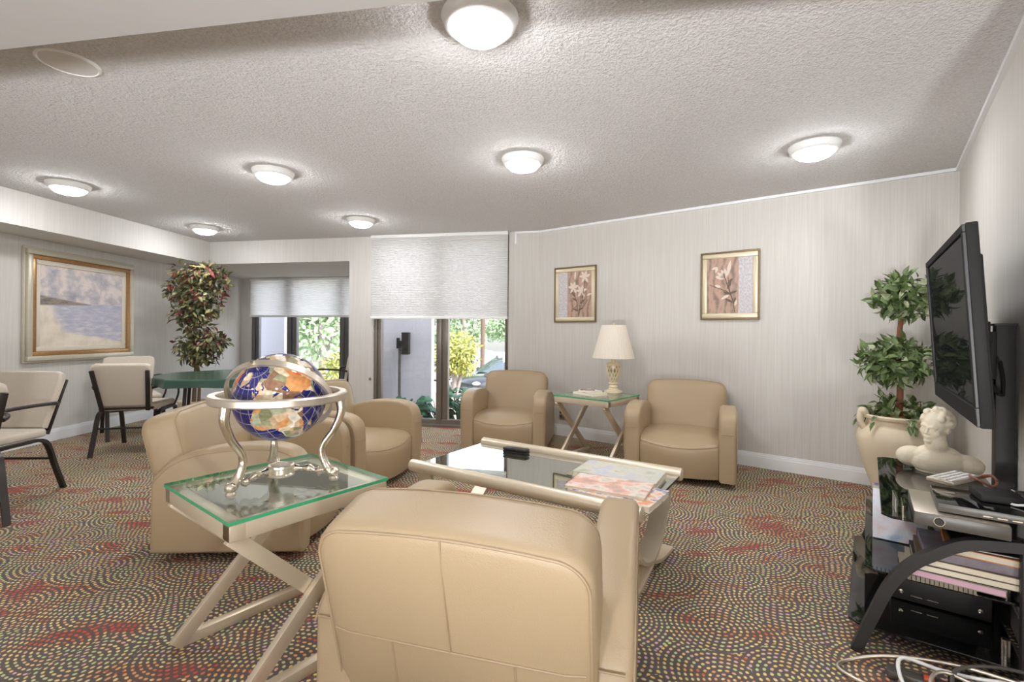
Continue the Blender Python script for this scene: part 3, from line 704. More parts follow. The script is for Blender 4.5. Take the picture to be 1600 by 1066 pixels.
def m_sea():
    t = NT('soft_seascape_painting'); v = t.coord('Generated'); sp = t.n('ShaderNodeSeparateXYZ'); t.set(sp.inputs[0], v)
    n = t.noise(v, 5., 5., .6); n2 = t.noise(t.vmath('MULTIPLY', v, (2., 1., 7.)), 4., 4., .6)
    x, z = sp.outputs[0], sp.outputs[2]
    sky = t.ramp(t.math('ADD', t.math('MULTIPLY', n, .8), t.math('MULTIPLY', z, .2)), [(.4, (150, 148, 160)), (.52, (186, 180, 182)), (.62, (222, 210, 202)), (.72, (198, 192, 198))])
    sea = t.ramp(t.math('ADD', n2, t.math('MULTIPLY', z, .12)), [(.34, (214, 208, 206)), (.5, (186, 184, 196)), (.66, (168, 170, 188))])
    sand = t.ramp(n, [(.35, (206, 194, 172)), (.6, (228, 218, 202))])
    # shoreline: sand to the left and at the bottom
    shore = t.math('SUBTRACT', t.math('ADD', t.math('MULTIPLY', t.math('SUBTRACT', .5, z), .55), t.math('MULTIPLY', n, .22)), t.math('SUBTRACT', x, .08))
    shore = t.math('ADD', shore, t.math('MULTIPLY', t.math('MAXIMUM', 0., t.math('SUBTRACT', .17, z)), 5.))
    m1 = t.math('MINIMUM', 1., t.math('MAXIMUM', 0., t.math('MULTIPLY', shore, 7.)))
    water = t.mix(m1, sea, sand)
    hor = t.math('MINIMUM', 1., t.math('MAXIMUM', 0., t.math('MULTIPLY', t.math('SUBTRACT', z, t.math('ADD', .535, t.math('MULTIPLY', n2, .03))), 60.)))
    c = t.mix(hor, water, sky)
    top = t.math('SUBTRACT', t.math('ADD', .625, t.math('MULTIPLY', n, .03)), t.math('MULTIPLY', x, .15))
    hl = t.math('MULTIPLY', t.math('MINIMUM', 1., t.math('MAXIMUM', 0., t.math('MULTIPLY', t.math('SUBTRACT', top, z), 50.))), t.math('MINIMUM', 1., t.math('MAXIMUM', 0., t.math('MULTIPLY', t.math('SUBTRACT', z, t.math('ADD', .50, t.math('MULTIPLY', x, .05))), 50.))))
    hill = t.ramp(n2, [(.4, (116, 104, 112)), (.55, (150, 142, 118)), (.65, (136, 124, 128))])
    return t.pbr(t.mix(hl, c, hill), .55, 0., t.bump(n2, .2, .004))
mk('sea', m_sea()); mk('gold', simple('antique_gold_frame', (176, 132, 84), .35, .5, var=.2, scale=30.)); mk('silverframe', simple('pale_silver_frame', (206, 200, 182), .4, .35, var=.06, scale=20.)); mk('liner', simple('pale_linen_liner', (214, 206, 190), .7, var=.04, scale=80.)); mk('copperframe', simple('bronze_frame', (128, 108, 82), .4, .5, var=.1)); mk('creamframe', simple('champagne_frame', (216, 204, 174), .4, .4, var=.05))
picture('seascape_painting', 'large framed seascape painting with a pale beach on the wall by the ficus', 'painting', (LWX(4.755)+.001, 4.755), (LWX(6.10)+.001, 6.10), .85, 2.037,
        [(.02, .03, 'silverframe', 'outer_frame'), (.05, .055, 'silverframe', 'frame_moulding'), (.045, .045, 'gold', 'gilt_moulding'), (.05, .03, 'liner', 'liner')], 'sea')
def m_floral(name, left):
    t = NT(name); v = t.coord('Generated'); sp = t.n('ShaderNodeSeparateXYZ'); t.set(sp.inputs[0], v)
    n = t.noise(v, 6., 4., .65); n3 = t.noise(v, 26., 3., .6)
    w = t.n('ShaderNodeTexWave'); w.inputs['Scale'].default_value = 1.6; w.inputs['Distortion'].default_value = 9.; w.inputs['Detail'].default_value = 2.; t.set(w.inputs['Vector'], v)
    a = t.ramp(t.math('ADD', t.math('MULTIPLY', n, .7), t.math('MULTIPLY', w.outputs['Fac'], .3)), [(.3, (136, 114, 102)), (.48, (176, 150, 132)), (.62, (190, 154, 136)), (.75, (158, 136, 120))])
    b = t.ramp(n3, [(.35, (178, 174, 178)), (.65, (212, 208, 208))])
    s = t.math('LESS_THAN', sp.outputs[0], .27) if left else t.math('GREATER_THAN', sp.outputs[0], .70)
    return t.pbr(t.mix(s, a, b), .5)
mk('floral_l', m_floral('lily_print_ground', True)); mk('floral_r', m_floral('lily_print_ground_mirror', False)); mk('petal', simple('pale_petal_paint', (222, 206, 192), .6, var=.06, scale=40.)); mk('stalk', simple('grey_brown_stalk_paint', (106, 92, 78), .6, var=.1))
def flower_art(parent, items, W, Hh):
    """raised-paint lilies: items ('p', x, z, angle, length, width) petals, ('s', [(x,z)..]) stalks, ('l', ...) leaves"""
    bp, bs = B(), B()
    for it in items:
        if it[0] in 'pl':
            _, x, z, an, ln, wd = it; bm = bp if it[0] == 'p' else bs
            a = math.radians(an); dx, dz = math.cos(a), math.sin(a); k = []
            for s_, w_ in ((0, .05), (.25, .7), (.5, 1.), (.75, .7), (1, 0.02)): k.append((s_, w_))
            up = [(x*W+dx*ln*s_-dz*wd*w_, z*Hh+dz*ln*s_+dx*wd*w_) for s_, w_ in k]; dn = [(x*W+dx*ln*s_+dz*wd*w_, z*Hh+dz*ln*s_-dx*wd*w_) for s_, w_ in k]
            prism(bm, up+dn[::-1], -.0185, -.0158, 'y')
        else: tube(bs, [(x*W, -.017, z*Hh) for x, z in it[1]], .0035, 6)
    obj('lily_motif', bp, 'petal', parent); obj('stalk_motif', bs, 'stalk', parent)
dW = (Vector(C2)-Vector(C1)).normalized()
def wl(s): return (C1[0]+dW.x*s, C1[1]+dW.y*s)
def sof(x): return (x-C1[0])/dW.x
t, pr, o, L, Hh = picture('lily_picture', 'smaller looking framed lily print above the lamp with its grey strip on the left', 'picture', wl(sof(.510)), wl(sof(.944)), 1.324, 1.966,
        [(.016, .03, 'copperframe', 'outer_frame'), (.044, .024, 'creamframe', 'inner_frame')], 'floral_l', 'framed lily prints')
it = []
for fx, fz in ((.47, .62), (.66, .55), (.74, .80)):
    for a in (20, 75, 125, 170, 235, 300): it.append(('p', fx, fz, a, .075, .016))
it += [('p', .50, .76, 85, .10, .012), ('p', .78, .47, 20, .07, .012)]
it += [('s', [(.47, .58), (.55, .35), (.60, .1)]), ('s', [(.66, .52), (.62, .3), (.60, .1)]), ('s', [(.74, .76), (.68, .4), (.60, .12)]), ('s', [(.42, .2), (.55, .3), (.72, .28), (.8, .4)])]
for x, z, a in ((.56, .38, 150), (.63, .33, 40), (.58, .22, 20), (.6, .2, 160), (.66, .42, 60), (.5, .45, 120)): it.append(('l', x, z, a, .08, .011))
flower_art(t, it, L, Hh)
t, pr, o, L, Hh = picture('lily_picture', 'framed lily print with its grey strip on the right, above the right armchair', 'picture', wl(sof(1.833)), wl(sof(2.243)), 1.337, 1.978,
        [(.016, .03, 'copperframe', 'outer_frame'), (.044, .024, 'creamframe', 'inner_frame')], 'floral_r', 'framed lily prints')
it = [('p', .44, .60, a, .10, .018) for a in (115, 140, 165, 95)] + [('p', .30, .78, a, .06, .012) for a in (200, 250)] + [('p', .47, .64, 80, .15, .017), ('p', .36, .48, 160, .06, .014), ('p', .36, .30, 30, .09, .014), ('p', .60, .2, 80, .06, .012)]
it += [('s', [(.40, .68), (.47, .5), (.55, .3), (.60, .1)]), ('s', [(.48, .62), (.50, .45), (.56, .28)]), ('s', [(.16, .52), (.3, .47), (.45, .42), (.52, .38)])]
for x, z, a in ((.46, .45, 60), (.5, .38, 20), (.47, .52, 50), (.56, .25, 150), (.52, .36, 150), (.57, .22, 75)): it.append(('l', x, z, a, .075, .012))
flower_art(t, it, L, Hh)

# ------------------------------------------------------------------ leaves
def leaf_at(bm, p, d, up, ln, wd, mi, droop=.25):
    """leaf blade: pointed, folded at the midrib"""
    d = d.normalized(); s = d.cross(up)
    if s.length < 1e-3: s = d.cross(Vector((1, 0, .3)))
    s.normalize(); n = s.cross(d)
    pts = []
    for k, w in ((0, .0), (.3, .8), (.6, .75), (1, 0)):
        c = p+d*(ln*k)-n*(droop*ln*k*k)
        pts.append((c, w*wd*.5))
    a0 = bm.verts.new(pts[0][0]); a3 = bm.verts.new(pts[3][0])
    m1, m2 = bm.verts.new(pts[1][0]), bm.verts.new(pts[2][0])
    for sg in (-1, 1):
        l1 = bm.verts.new(pts[1][0]+s*sg*pts[1][1]+n*pts[1][1]*.35); l2 = bm.verts.new(pts[2][0]+s*sg*pts[2][1]+n*pts[2][1]*.35)
        for vs in ((a0, l1, m1), (l1, l2, m2, m1), (l2, a3, m2)):
            f = bm.faces.new(vs if sg > 0 else vs[::-1]); f.material_index = mi
def rdir(r):
    z = r.uniform(-1, 1); a = r.uniform(0, 2*PI); q = math.sqrt(1-z*z); return Vector((q*math.cos(a), q*math.sin(a), z))
def clump(bm, c, rx, ry, rz, n, ln, wd, mats, r, shell=.55, droop=.3, down=.25):
    for _ in range(n):
        d = rdir(r); k = shell+(1-shell)*r.random()
        p = Vector(c)+Vector((d.x*rx*k, d.y*ry*k, d.z*rz*k))
        dd = (d+rdir(r)*.9+Vector((0, 0, -down))).normalized()
        leaf_at(bm, p, dd, (d+rdir(r)*.6+Vector((0, 0, .5))).normalized(), ln*r.uniform(.7, 1.25), wd*r.uniform(.8, 1.2), r.choice(mats), droop)

# ficus with burgundy leaves in the alcove corner
r = random.Random(3)
fx, fy = -4.12, 6.15
fic = thing('ficus_tree', 'tall artificial ficus with olive and burgundy leaves in the corner behind the card table', 'potted tree', (fx, fy, 0))
bm = B(); lathe(bm, [(.0005, 0), (.13, 0), (.15, .04), (.18, .26), (.185, .29), (.165, .29), (.155, .25), (.0005, .25)], 28); obj('pot', bm, 'terracotta', fic)
for k, (ox, oy) in enumerate(((.0, 0.), (.035, .02), (-.03, .03))):
    bm = B(); tube(bm, smooth_path([(ox*1.2, oy*1.2, .22), (ox+.015, oy, .6), (ox*-.5+.01, oy*.5, 1.0), (ox*1.4-.02, oy, 1.4), (ox*3, oy*2, 1.85)], 5), [.02-.0006*i for i in range(21)], 8); obj('trunk', bm, 'bark', fic)
bm = B()
for c, s, n in (((-.02, 0, 1.93), (.31, .28, .13), 240), ((.16, -.02, 1.95), (.24, .2, .12), 150), ((-.12, 0, 1.72), (.26, .24, .18), 280), ((.08, 0, 1.66), (.26, .24, .18), 260), ((.05, -.05, 1.45), (.22, .2, .16), 220), ((-.12, .0, 1.42), (.16, .2, .14), 120),
                ((.05, 0, 1.22), (.20, .2, .12), 130), ((.24, 0, 1.05), (.22, .22, .13), 200), ((-.04, 0, 1.0), (.20, .22, .14), 220), ((.08, 0, .86), (.25, .22, .10), 190), ((.32, 0, 1.82), (.12, .15, .18), 90), ((.22, 0, 1.5), (.14, .15, .12), 80)):
    mats = [0, 0, 0, 1, 1, 1, 1, 2, 3] if c[2] < 1.8 else [0, 0, 1, 1, 1, 2, 2, 3]
    clump(bm, c, *s, n, .085, .042, mats, r, .3, .3, .5)
obj('foliage', bm, ['lf_olive', 'lf_dark', 'lf_red', 'lf_pale'], fic, smooth=None)

# topiary in the cream urn
r = random.Random(5)
ux, uy = 2.715, 3.32
urn = thing('urn', 'large cream terracotta urn with handles in the corner behind the television', 'urn', (ux, uy, 0))
bm = B(); lathe(bm, [(.0005, 0), (.15, 0), (.155, .02), (.15, .04), (.165, .10), (.225, .26), (.27, .40), (.282, .48), (.27, .535), (.235, .565), (.222, .585), (.222, .61), (.245, .622), (.25, .638), (.24, .648), (.225, .645), (.215, .62), (.215, .585), (.0005, .585)], 48); obj('body', bm, 'terracotta', urn)
for s, an in ((1, 170), (-1, -10)):
    a = math.radians(an); u = Vector((math.cos(a), math.sin(a), 0))
    bm = B(); tube(bm, smooth_path([u*.25+Vector((0, 0, .55)), u*.28+Vector((0, 0, .60)), u*.275+Vector((0, 0, .66)), u*.245+Vector((0, 0, .665)), u*.232+Vector((0, 0, .63))], 5), .022, 10); ball(bm, u*.262+Vector((0, 0, .665)), .034, 1, 1, .9); obj('handle', bm, 'terracotta', urn)
top = thing('topiary', 'three tiered ball topiary with variegated leaves growing in the cream urn', 'topiary', (ux, uy, .586))
bm = B(); lathe(bm, [(.20, 0), (.19, .03), (.12, .045), (.0005, .05)], 28); obj('moss', bm, 'moss', top)
bm = B(); tube(bm, smooth_path([(0, 0, .02), (.01, 0, .25), (-.005, .005, .5), (.02, 0, .8), (.02, 0, .98)], 5), [.026-.0006*i for i in range(21)], 10); obj('trunk', bm, 'stem_red', top)
V4 = [0, 0, 1, 1, 2]
bm = B()
clump(bm, (.0, 0, .09), .20, .20, .10, 150, .085, .045, V4, r, .3, .35, -.1)
clump(bm, (-.03, 0, .44), .235, .22, .15, 430, .085, .045, V4, r, .35, .3, .1); clump(bm, (-.1, 0, .42), .18, .18, .13, 120, .08, .045, V4, r, .6, .4, .4)
clump(bm, (.03, 0, .89), .20, .19, .155, 400, .085, .046, V4, r, .35, .3, .1)
for k in range(12):
    a = rnd.uniform(PI*.7, PI*1.9); base = Vector((math.cos(a)*.2, math.sin(a)*.2, .05)); 
    for q in range(3): leaf_at(bm, base+Vector((math.cos(a)*.03*q, math.sin(a)*.03*q, .05-.04*q)), Vector((math.cos(a), math.sin(a), .2-.5*q)), Vector((0, 0, 1)), .08, .04, rnd.choice(V4))
obj('foliage', bm, ['lf_green', 'lf_vgreen', 'lf_grey'], top, smooth=None)

A_, Bv = Vector((.60, .80, 0)), Vector((.80, -.60, 0))
P0 = Vector((1.33, 1.845, 0))
SRZ = math.atan2(A_.y, A_.x)          # local +X runs along the wall (away), local -Y runs to the wall
def S(a, b, z=0.): v = P0+A_*a+Bv*b; return (v.x, v.y, z)
urn.scale = (.87, .87, 1.); top.scale = (.86, .86, 1.)
# ------------------------------------------------------------------ plaster bust
bu = thing('plaster_bust', 'ivory plaster bust of a curly haired young man on the television stand', 'bust', S(.86, .325, .5255), math.radians(-42))
bm = B()
E_ = lambda x, y, z, r_, sx=1, sy=1, sz=1, rot=None: ball(bm, (x, y, z), r_, sx, sy, sz, 16, 12, rot)
# local -Y is the front; chest and shoulders
E_(0, .012, .055, .10, 1.15, .62, .75); E_(-.095, .015, .062, .062, 1.1, .85, .85); E_(.095, .015, .05, .065, 1.15, .85, .8); E_(0, -.015, .05, .085, 1.25, .62, .72); E_(-.05, -.005, .075, .055, 1.1, .7, .6); E_(.05, -.005, .07, .055, 1.1, .7, .6); E_(0, .03, .09, .07, 1.25, .7, .6)
tube(bm, [(0, .012, .08), (-.004, .006, .12), (-.010, .0, .165), (-.012, -.004, .19)], [.058, .045, .042, .044], 16)
tube(bm, [(-.03, -.03, .085), (.02, -.012, .16)], [.012, .016], 8); tube(bm, [(.03, -.03, .085), (-.035, -.01, .155)], [.012, .014], 8)
hm = Matrix.Translation((-.014, -.008, .225)) @ Matrix.Rotation(math.radians(-24), 4, 'Z') @ Matrix.Rotation(math.radians(10), 4, 'Y') @ Matrix.Rotation(math.radians(8), 4, 'X')
hv = []
def Hd(x, y, z, r_, sx=1, sy=1, sz=1): hv.extend(ball(bm, (x, y, z), r_, sx, sy, sz, 14, 10))
Hd(0, .012, .02, .058, .92, 1.12, 1.05); Hd(0, -.012, -.022, .047, .9, .95, 1.05); Hd(0, -.038, -.062, .017, 1.1, .9, .9); Hd(-.022, -.03, -.018, .02, 1, .9, 1.1); Hd(.022, -.03, -.018, .02, 1, .9, 1.1)
for s in (-1, 1):
    hv.extend(tube(bm, [(s*.005, -.052, .012), (s*.018, -.051, .017), (s*.034, -.04, .012)], [.006, .0075, .006], 8)); Hd(s*.019, -.046, .001, .0085, 1.2, .8, .9); Hd(s*.053, .012, -.006, .013, .5, .9, 1.4); Hd(s*.007, -.060, -.021, .006, 1, 1, .9)
hv.extend(tube(bm, [(0, -.053, .010), (0, -.063, -.006), (0, -.070, -.020)], [.0055, .0065, .008], 8)); Hd(0, -.054, -.037, .011, 1.3, .7, .42); Hd(0, -.052, -.045, .010, 1.15, .7, .5)
rb_ = random.Random(9)
for k in range(120):
    d = rdir(rb_)
    if d.z < -.25 and d.y < .3: continue
    if d.y < -.35 and d.z < .52: continue
    if abs(d.x) > .75 and d.y < 0 and d.z < .1: continue
    Hd(d.x*.056, .014+d.y*.066, .024+d.z*.062, rb_.uniform(.012, .018), 1, 1, 1)
xform(bm, [v for v in hv if v.is_valid], hm)
o = obj('bust_figure', bm, 'plaster', bu, smooth=180)
md = o.modifiers.new('r', 'REMESH'); md.mode = 'VOXEL'; md.voxel_size = .0032; md.use_smooth_shade = True
sm = o.modifiers.new('s', 'SMOOTH'); sm.factor = .5; sm.iterations = 2
bm = B(); lathe(bm, [(.0005, 0), (.062, 0), (.066, .006), (.06, .014), (.05, .022), (.045, .04), (.0005, .04)], 28, Matrix.Diagonal((1.3, .8, 1, 1))); obj('plinth', bm, 'plaster', bu)

# ------------------------------------------------------------------ television, stand and what is on it
st = thing('television_stand', 'black glass three shelf television stand with curved metal legs by the wall', 'tv stand', tuple(P0), SRZ)
def shelf(z, b0, b1, a0, a1, nm):
    bm = B(); c = .03
    prism(bm, [(a0+c, -b0), (a1-c, -b0), (a1, -b0-c), (a1, -b1), (a0, -b1), (a0, -b0-c)], z-.010, z, 'z', .002, 1); obj(nm, bm, 'blackglass', st)
shelf(.09, -.01, .47, -.0, 1.0, 'shelf'); shelf(.31, .04, .48, .0, 1.04, 'shelf'); shelf(.525, .09, .50, .0, 1.08, 'shelf')
for a in (-.03, 1.03):
    bm = B(); pth = smooth_path([(a, -.016, .0), (a, -.069, .156), (a, -.116, .28), (a, -.171, .366), (a, -.232, .424), (a, -.324, .487), (a, -.455, .512)], 5)
    tube(bm, pth, .0135, 4, False, 1.3, 1.5, up=(1, 0, 0), square=True); obj('leg', bm, 'black_satin', st)
    bm = B(); box(bm, a-.018, a+.018, -.49, -.45, 0, .515, .004); obj('leg', bm, 'black_satin', st)
bm = B(); box(bm, .04, 1.02, -.475, -.455, .05, .08, .003); obj('crossbar', bm, 'black_satin', st)
bm = B(); box(bm, .535, .605, -.535, -.475, .0, 1.25, .004); box(bm, .53, .61, -.54, -.47, 1.245, 1.255, .002); obj('post', bm, 'black_satin', st)
bm = B(); box(bm, .52, .62, -.477, -.455, 1.02, 1.22, .004); box(bm, .54, .60, -.46, -.43, .98, 1.24, .004); [box(bm, x-.018, x+.018, -.44, -.418, .90, 1.26, .003) for x in (.42, .72)]; [box(bm, .40, .74, -.445, -.428, z-.02, z+.02, .003) for z in (1.03, 1.19)]
obj('bracket', bm, 'black', st)
for z in (.16, .37): 
    bm = B()
    for a, b in ((.05, .45), (1.0, .45)): lathe(bm, [(.012, z-.07), (.012, z)], 12, Matrix.Translation((a, -b+.02, 0)))
    obj('spacer', bm, 'silver', st)
# television: local X along the screen (away), local -Y to the wall
tvt = thing('television', 'large black flat television held out from the wall above the cluttered stand', 'television', (1.928, 2.082, 1.24), math.atan2(.806, .592))
tilt = Matrix.Rotation(math.radians(-3.5), 4, 'X')
W2, H2 = .563, .357
bm = B(); box(bm, -W2, W2, -.026, .008, -H2, H2, .005, 2); xform(bm, bm.verts, tilt); obj('housing', bm, 'black', tvt)
bm = B()
for (a, b, c, d_) in ((-W2+.004, W2-.004, H2-.032, H2-.004), (-W2+.004, W2-.004, -H2+.004, -H2+.07), (-W2+.004, -W2+.034, -H2+.07, H2-.032), (W2-.034, W2-.004, -H2+.07, H2-.032)): box(bm, a, b, .006, .017, c, d_, .002, 1)
xform(bm, bm.verts, tilt); bz = obj('bezel', bm, 'bezel', tvt)
bm = B(); box(bm, -W2+.034, W2-.034, .0085, .0105, -H2+.075, H2-.032); xform(bm, bm.verts, tilt); obj('screen', bm, 'screen', tvt)
bm = B(); box(bm, -W2+.03, W2-.03, -.036, -.024, -H2+.05, H2-.11, .006, 2); box(bm, -.30, .30, -.05, -.034, -.24, .12, .008, 2); xform(bm, bm.verts, tilt); obj('back_cover', bm, 'black', tvt)
def cable(name, label, pts, r_, m, k=6, group=None):
    bm = B(); tube(bm, smooth_path(pts, k), r_, 8)
    o = bm and obj(name, bm, m, None, smooth=80); return tag(o, label, 'cable', group)
cable('power_cable', 'black cable looping from the television back to the post', [(1.80, 1.79, 1.04), (1.87, 1.82, .98), (1.96, 1.89, .97), (2.04, 1.965, .96), (2.02, 1.945, 1.02), (1.96, 1.90, 1.10)], .006, 'black')
cable('power_cable', 'black cord running down the wall beyond the television post', [(2.02, 1.84, .98), (2.0, 1.81, .90), (1.985, 1.795, .80), (1.955, 1.755, .70), (1.90, 1.69, .62)], .005, 'black')
# boxes on the top shelf
def device(name, label, cat, a0, a1, b0, b1, z0, z1, mt, rz=0., top=None):
    t = thing(name, label, cat, S((a0+a1)/2, (b0+b1)/2, z0), SRZ+rz)
    bm = B(); box(bm, -(a1-a0)/2, (a1-a0)/2, -(b1-b0)/2, (b1-b0)/2, .004, z1-z0, .004, 2)
    for f in bm.faces: f.material_index = 1 if (top and f.normal.z > .9) else 0
    obj('housing', bm, [mt]+([top] if top else []), t)
    bm = B(); [lathe(bm, [(.012, 0), (.012, .005)], 12, Matrix.Translation((sx*((a1-a0)/2-.03), sy*((b1-b0)/2-.03), 0))) for sx in (-1, 1) for sy in (-1, 1)]; obj('foot', bm, 'black', t)
    return t
dv = device('receiver_box', 'grey cable receiver with a round dial on the near end of the top shelf', 'receiver', -.06, .25, .18, .425, .526, .577, 'grey_plastic', 0, 'silver_soft')
# dial on the end that faces the camera (local -X)
xe = -.155
dial = Matrix.Translation((xe-.001, .055, .028)) @ Matrix.Rotation(-PI/2, 4, 'Y')
bm = B(); lathe(bm, [(.012, 0), (.0135, .003), (.0155, .003), (.016, 0)], 28, dial, False); obj('dial_ring', bm, 'silver', dv)
bm = B(); lathe(bm, [(.0005, .004), (.010, .004), (.011, 0)], 24, dial, False); obj('dial', bm, 'black_satin', dv)
d2 = device('receiver_box', 'dark set top box stacked on the grey receiver, running off the picture edge', 'receiver', -.03, .22, .245, .60, .5775, .612, 'grey_plastic', 0, 'blackglass')
bm = B(); [box(bm, -.1265, -.124, y-.012, y+.012, .012, .016) for y in (.05, .015, -.02, -.05, -.075)]; obj('button_marks', bm, 'silver', d2)
# router and tablet like slabs on top
t = thing('cordless_keyboard', 'pale grey remote keyboard slab resting above the set top boxes', 'keyboard', S(.36, .33, .6125), SRZ-.5)
bm = B(); box(bm, -.11, .11, -.045, .045, 0, .016, .004); obj('body', bm, 'silver_soft', t)
bm = B(); [box(bm, -.10+.02*i, -.086+.02*i, -.035+.02*j, -.021+.02*j, .015, .0185, .002, 1) for i in range(10) for j in range(4)]; obj('keys', bm, 'white', t)
t = thing('router', 'small black router with a flat antenna lying on the set top box', 'router', S(.14, .42, .6125), SRZ+.15)
bm = B(); box(bm, -.06, .06, -.06, .06, 0, .028, .006); obj('body', bm, 'black', t)
bm = B(); bar(bm, (.0, -.05, .034), (-.01, -.20, .038), .03, .009, bev=.003); obj('antenna', bm, 'black_satin', t)
for k, lb in enumerate(('clear jewel case standing on edge at the front left of the receiver', 'clear jewel case leaning behind the first one beside the receiver')):
    t = thing('jewel_case', lb, 'jewel case', S(.02+.09*k, .155-.02*k, .5255), SRZ+.05*k, 'clear jewel cases')
    bm = B(); box(bm, -.062, .062, -.0045, .0045, 0, .055, .001, 1); obj('case', bm, 'tableglass', t)
    bm = B(); box(bm, -.06, .06, .003, .0045, .002, .053); obj('insert', bm, 'silver_soft', t)
rc = random.Random(21)
for k in range(5):
    pts = []; a0, b0 = .10+.03*k, .36+.04*k
    for q in range(9):
        an = q*1.25+k; pts.append(S(a0+.06*math.cos(an)+.01*q, b0+.12+.05*math.sin(an), .618+.008*(q % 3)+.004*k))
    cable('signal_cable', ['white coiled cable heaped on the set top box by the post', 'grey coiled cable in the heap on the set top box', 'thin black cable coiled on the set top box', 'pale cable loop at the back of the cable heap', 'brown cable loop on the set top box heap'][k], pts, [.0045, .004, .003, .0045, .003][k], ['white', 'silver_soft', 'black', 'white', 'stem_red'][k], 5, 'cables heaped on the set top box')
cable('signal_cable', 'brown looped cable lying beside the pale keyboard and bust', [S(.40+.06*math.cos(q*.9), .42+.04*math.sin(q*.9), .622+.012*math.sin(q*1.7)) for q in range(10)], .0045, 'stem_red')
# middle shelf: pile of magazines and books
z = .3105
PILE = [('spiral_notebook', 'grey spiral notebook at the bottom of the pile on the middle shelf', 'notebook', .22, .20, .016, 'tan', 'tan', .035, .25),
        ('magazine', 'cream magazine with a pink edge above the spiral notebook', 'magazine', .22, .26, .024, 'tan', 'pink', .035, .295),
        ('book', 'cream paged book in the middle of the shelf pile, above the pink edged magazine', 'book', .24, .28, .023, 'black_satin', 'paper', .04, .325),
        ('book', 'cream paged book directly under the purple book in the shelf pile', 'book', .24, .28, .023, 'copperframe', 'paper', .04, .335),
        ('book', 'mottled purple grey book near the top of the shelf pile', 'book', .24, .29, .030, 'cov_d', 'cov_d', .05, .355),
        ('magazine', 'thick magazine with orange cover edges on top of the purple book', 'magazine', .25, .32, .024, 'orange', 'paper', .05, .435),
        ('magazine', 'dark covered magazine topmost in the pile on the middle shelf', 'magazine', .22, .24, .008, 'black_satin', 'paper', .06, .41)]
for i, (nm, lb, cat, w, l, th, mt, pg, a0, b0) in enumerate(PILE):
    t = thing(nm, lb, cat, S(a0+w/2-.05, b0, z), SRZ+[.02, -.03, .015, -.01, .03, -.04, .05][i], 'pile on the middle shelf')
    c = .0022
    bm = B(); box(bm, -w/2+.002, w/2-.003, -l/2+.003, l/2-.003, c, th-c); obj('pages', bm, pg, t)
    bm = B(); box(bm, -w/2, w/2, -l/2, l/2, 0, c); box(bm, -w/2, w/2, -l/2, l/2, th-c, th); box(bm, w/2-.002, w/2, -l/2, l/2, 0, th); obj('cover', bm, mt, t)
    if nm == 'spiral_notebook':
        bm = B(); [tube(bm, [(-w/2+.004+.007*math.cos(q*PI/4), -l/2+.012+j*.0125, th/2+.009*math.sin(q*PI/4)) for q in range(8)], .0012, 5, True) for j in range(23)]; obj('spiral_wire', bm, 'black', t)
    z += th+.0004
for k, (lb, mt) in enumerate((('blue and white covered magazine leaning at the far side of the shelf pile', 'cov_e'), ('pale magazine leaning behind the blue and white one on the middle shelf', 'cov_a'), ('orange and white magazine leaning last in the row on the middle shelf', 'cov_c'))):
    t = thing('magazine', lb, 'magazine', S(.36+.05*k, .16, .3105), SRZ, 'leaning magazines on the middle shelf'); t.rotation_euler[1] = math.radians(-74)
    bm = B(); box(bm, .004, .207, -.09, .09, .0015, .0085); obj('pages', bm, 'paper', t)
    bm = B(); box(bm, .001, .21, -.092, .092, 0, .0015); box(bm, .001, .21, -.092, .092, .0085, .01); obj('cover', bm, mt, t)
# video recorder on the bottom shelf
dv = device('video_player', 'black video player on the bottom glass shelf of the stand', 'video player', .30, .60, .13, .435, .0905, .192, 'black_satin')
bm = B(); [lathe(bm, [(.008, 0), (.008, .004), (.0005, .005)], 16, Matrix.Translation((-.151, y, .04)) @ Matrix.Rotation(-PI/2, 4, 'Y'), False) for y in (.12, -.12)]; obj('knob', bm, 'silver', dv)
bm = B(); [box(bm, -.152, -.150, y-.018, y+.018, .028, .032) for y in (.07, .02)]; obj('front_marks', bm, 'silver', dv)
# power strip and floor cables
t = thing('power_strip', 'grey power strip with an orange switch on the carpet under the stand', 'power strip', (1.44, 1.60, 0), math.atan2(-.6, .8))
bm = B(); box(bm, -.13, .16, -.025, .025, .001, .032, .006); obj('housing', bm, 'grey_plastic', t)
bm = B(); box(bm, -.03, -.002, -.012, .012, .030, .040, .003); obj('switch', bm, 'orange_switch', t)
for x_ in (.05, .10):
    bm = B(); box(bm, x_-.018, x_+.018, -.02, .02, .031, .062, .006); obj('plug', bm, 'black', t)
FC = [('pale grey cable looping out onto the carpet in front of the stand', [(1.62, 1.50, .10), (1.50, 1.60, .09), (1.36, 1.70, .05), (1.25, 1.74, .008), (1.18, 1.70, .008), (1.22, 1.62, .008), (1.30, 1.60, .008), (1.36, 1.64, .02)], 'silver_soft'),
      ('white cable arching from the floor to the stand edge', [(1.33, 1.56, .007), (1.32, 1.60, .05), (1.36, 1.64, .085), (1.46, 1.60, .07), (1.56, 1.54, .08), (1.70, 1.50, .10)], 'white'),
      ('grey cable rising over the power strip', [(1.36, 1.46, .007), (1.37, 1.54, .06), (1.44, 1.57, .085), (1.54, 1.50, .06), (1.62, 1.42, .02), (1.66, 1.38, .007)], 'silver_soft'),
      ('dark grey cable bending down in front of the power strip', [(1.43, 1.40, .007), (1.42, 1.50, .05), (1.48, 1.57, .09), (1.60, 1.56, .11), (1.74, 1.50, .11)], 'grey_plastic'),
      ('thin grey cable ending at the black plug', [(1.40, 1.51, .04), (1.46, 1.53, .06), (1.52, 1.50, .055), (1.55, 1.50, .058)], 'silver_soft')]
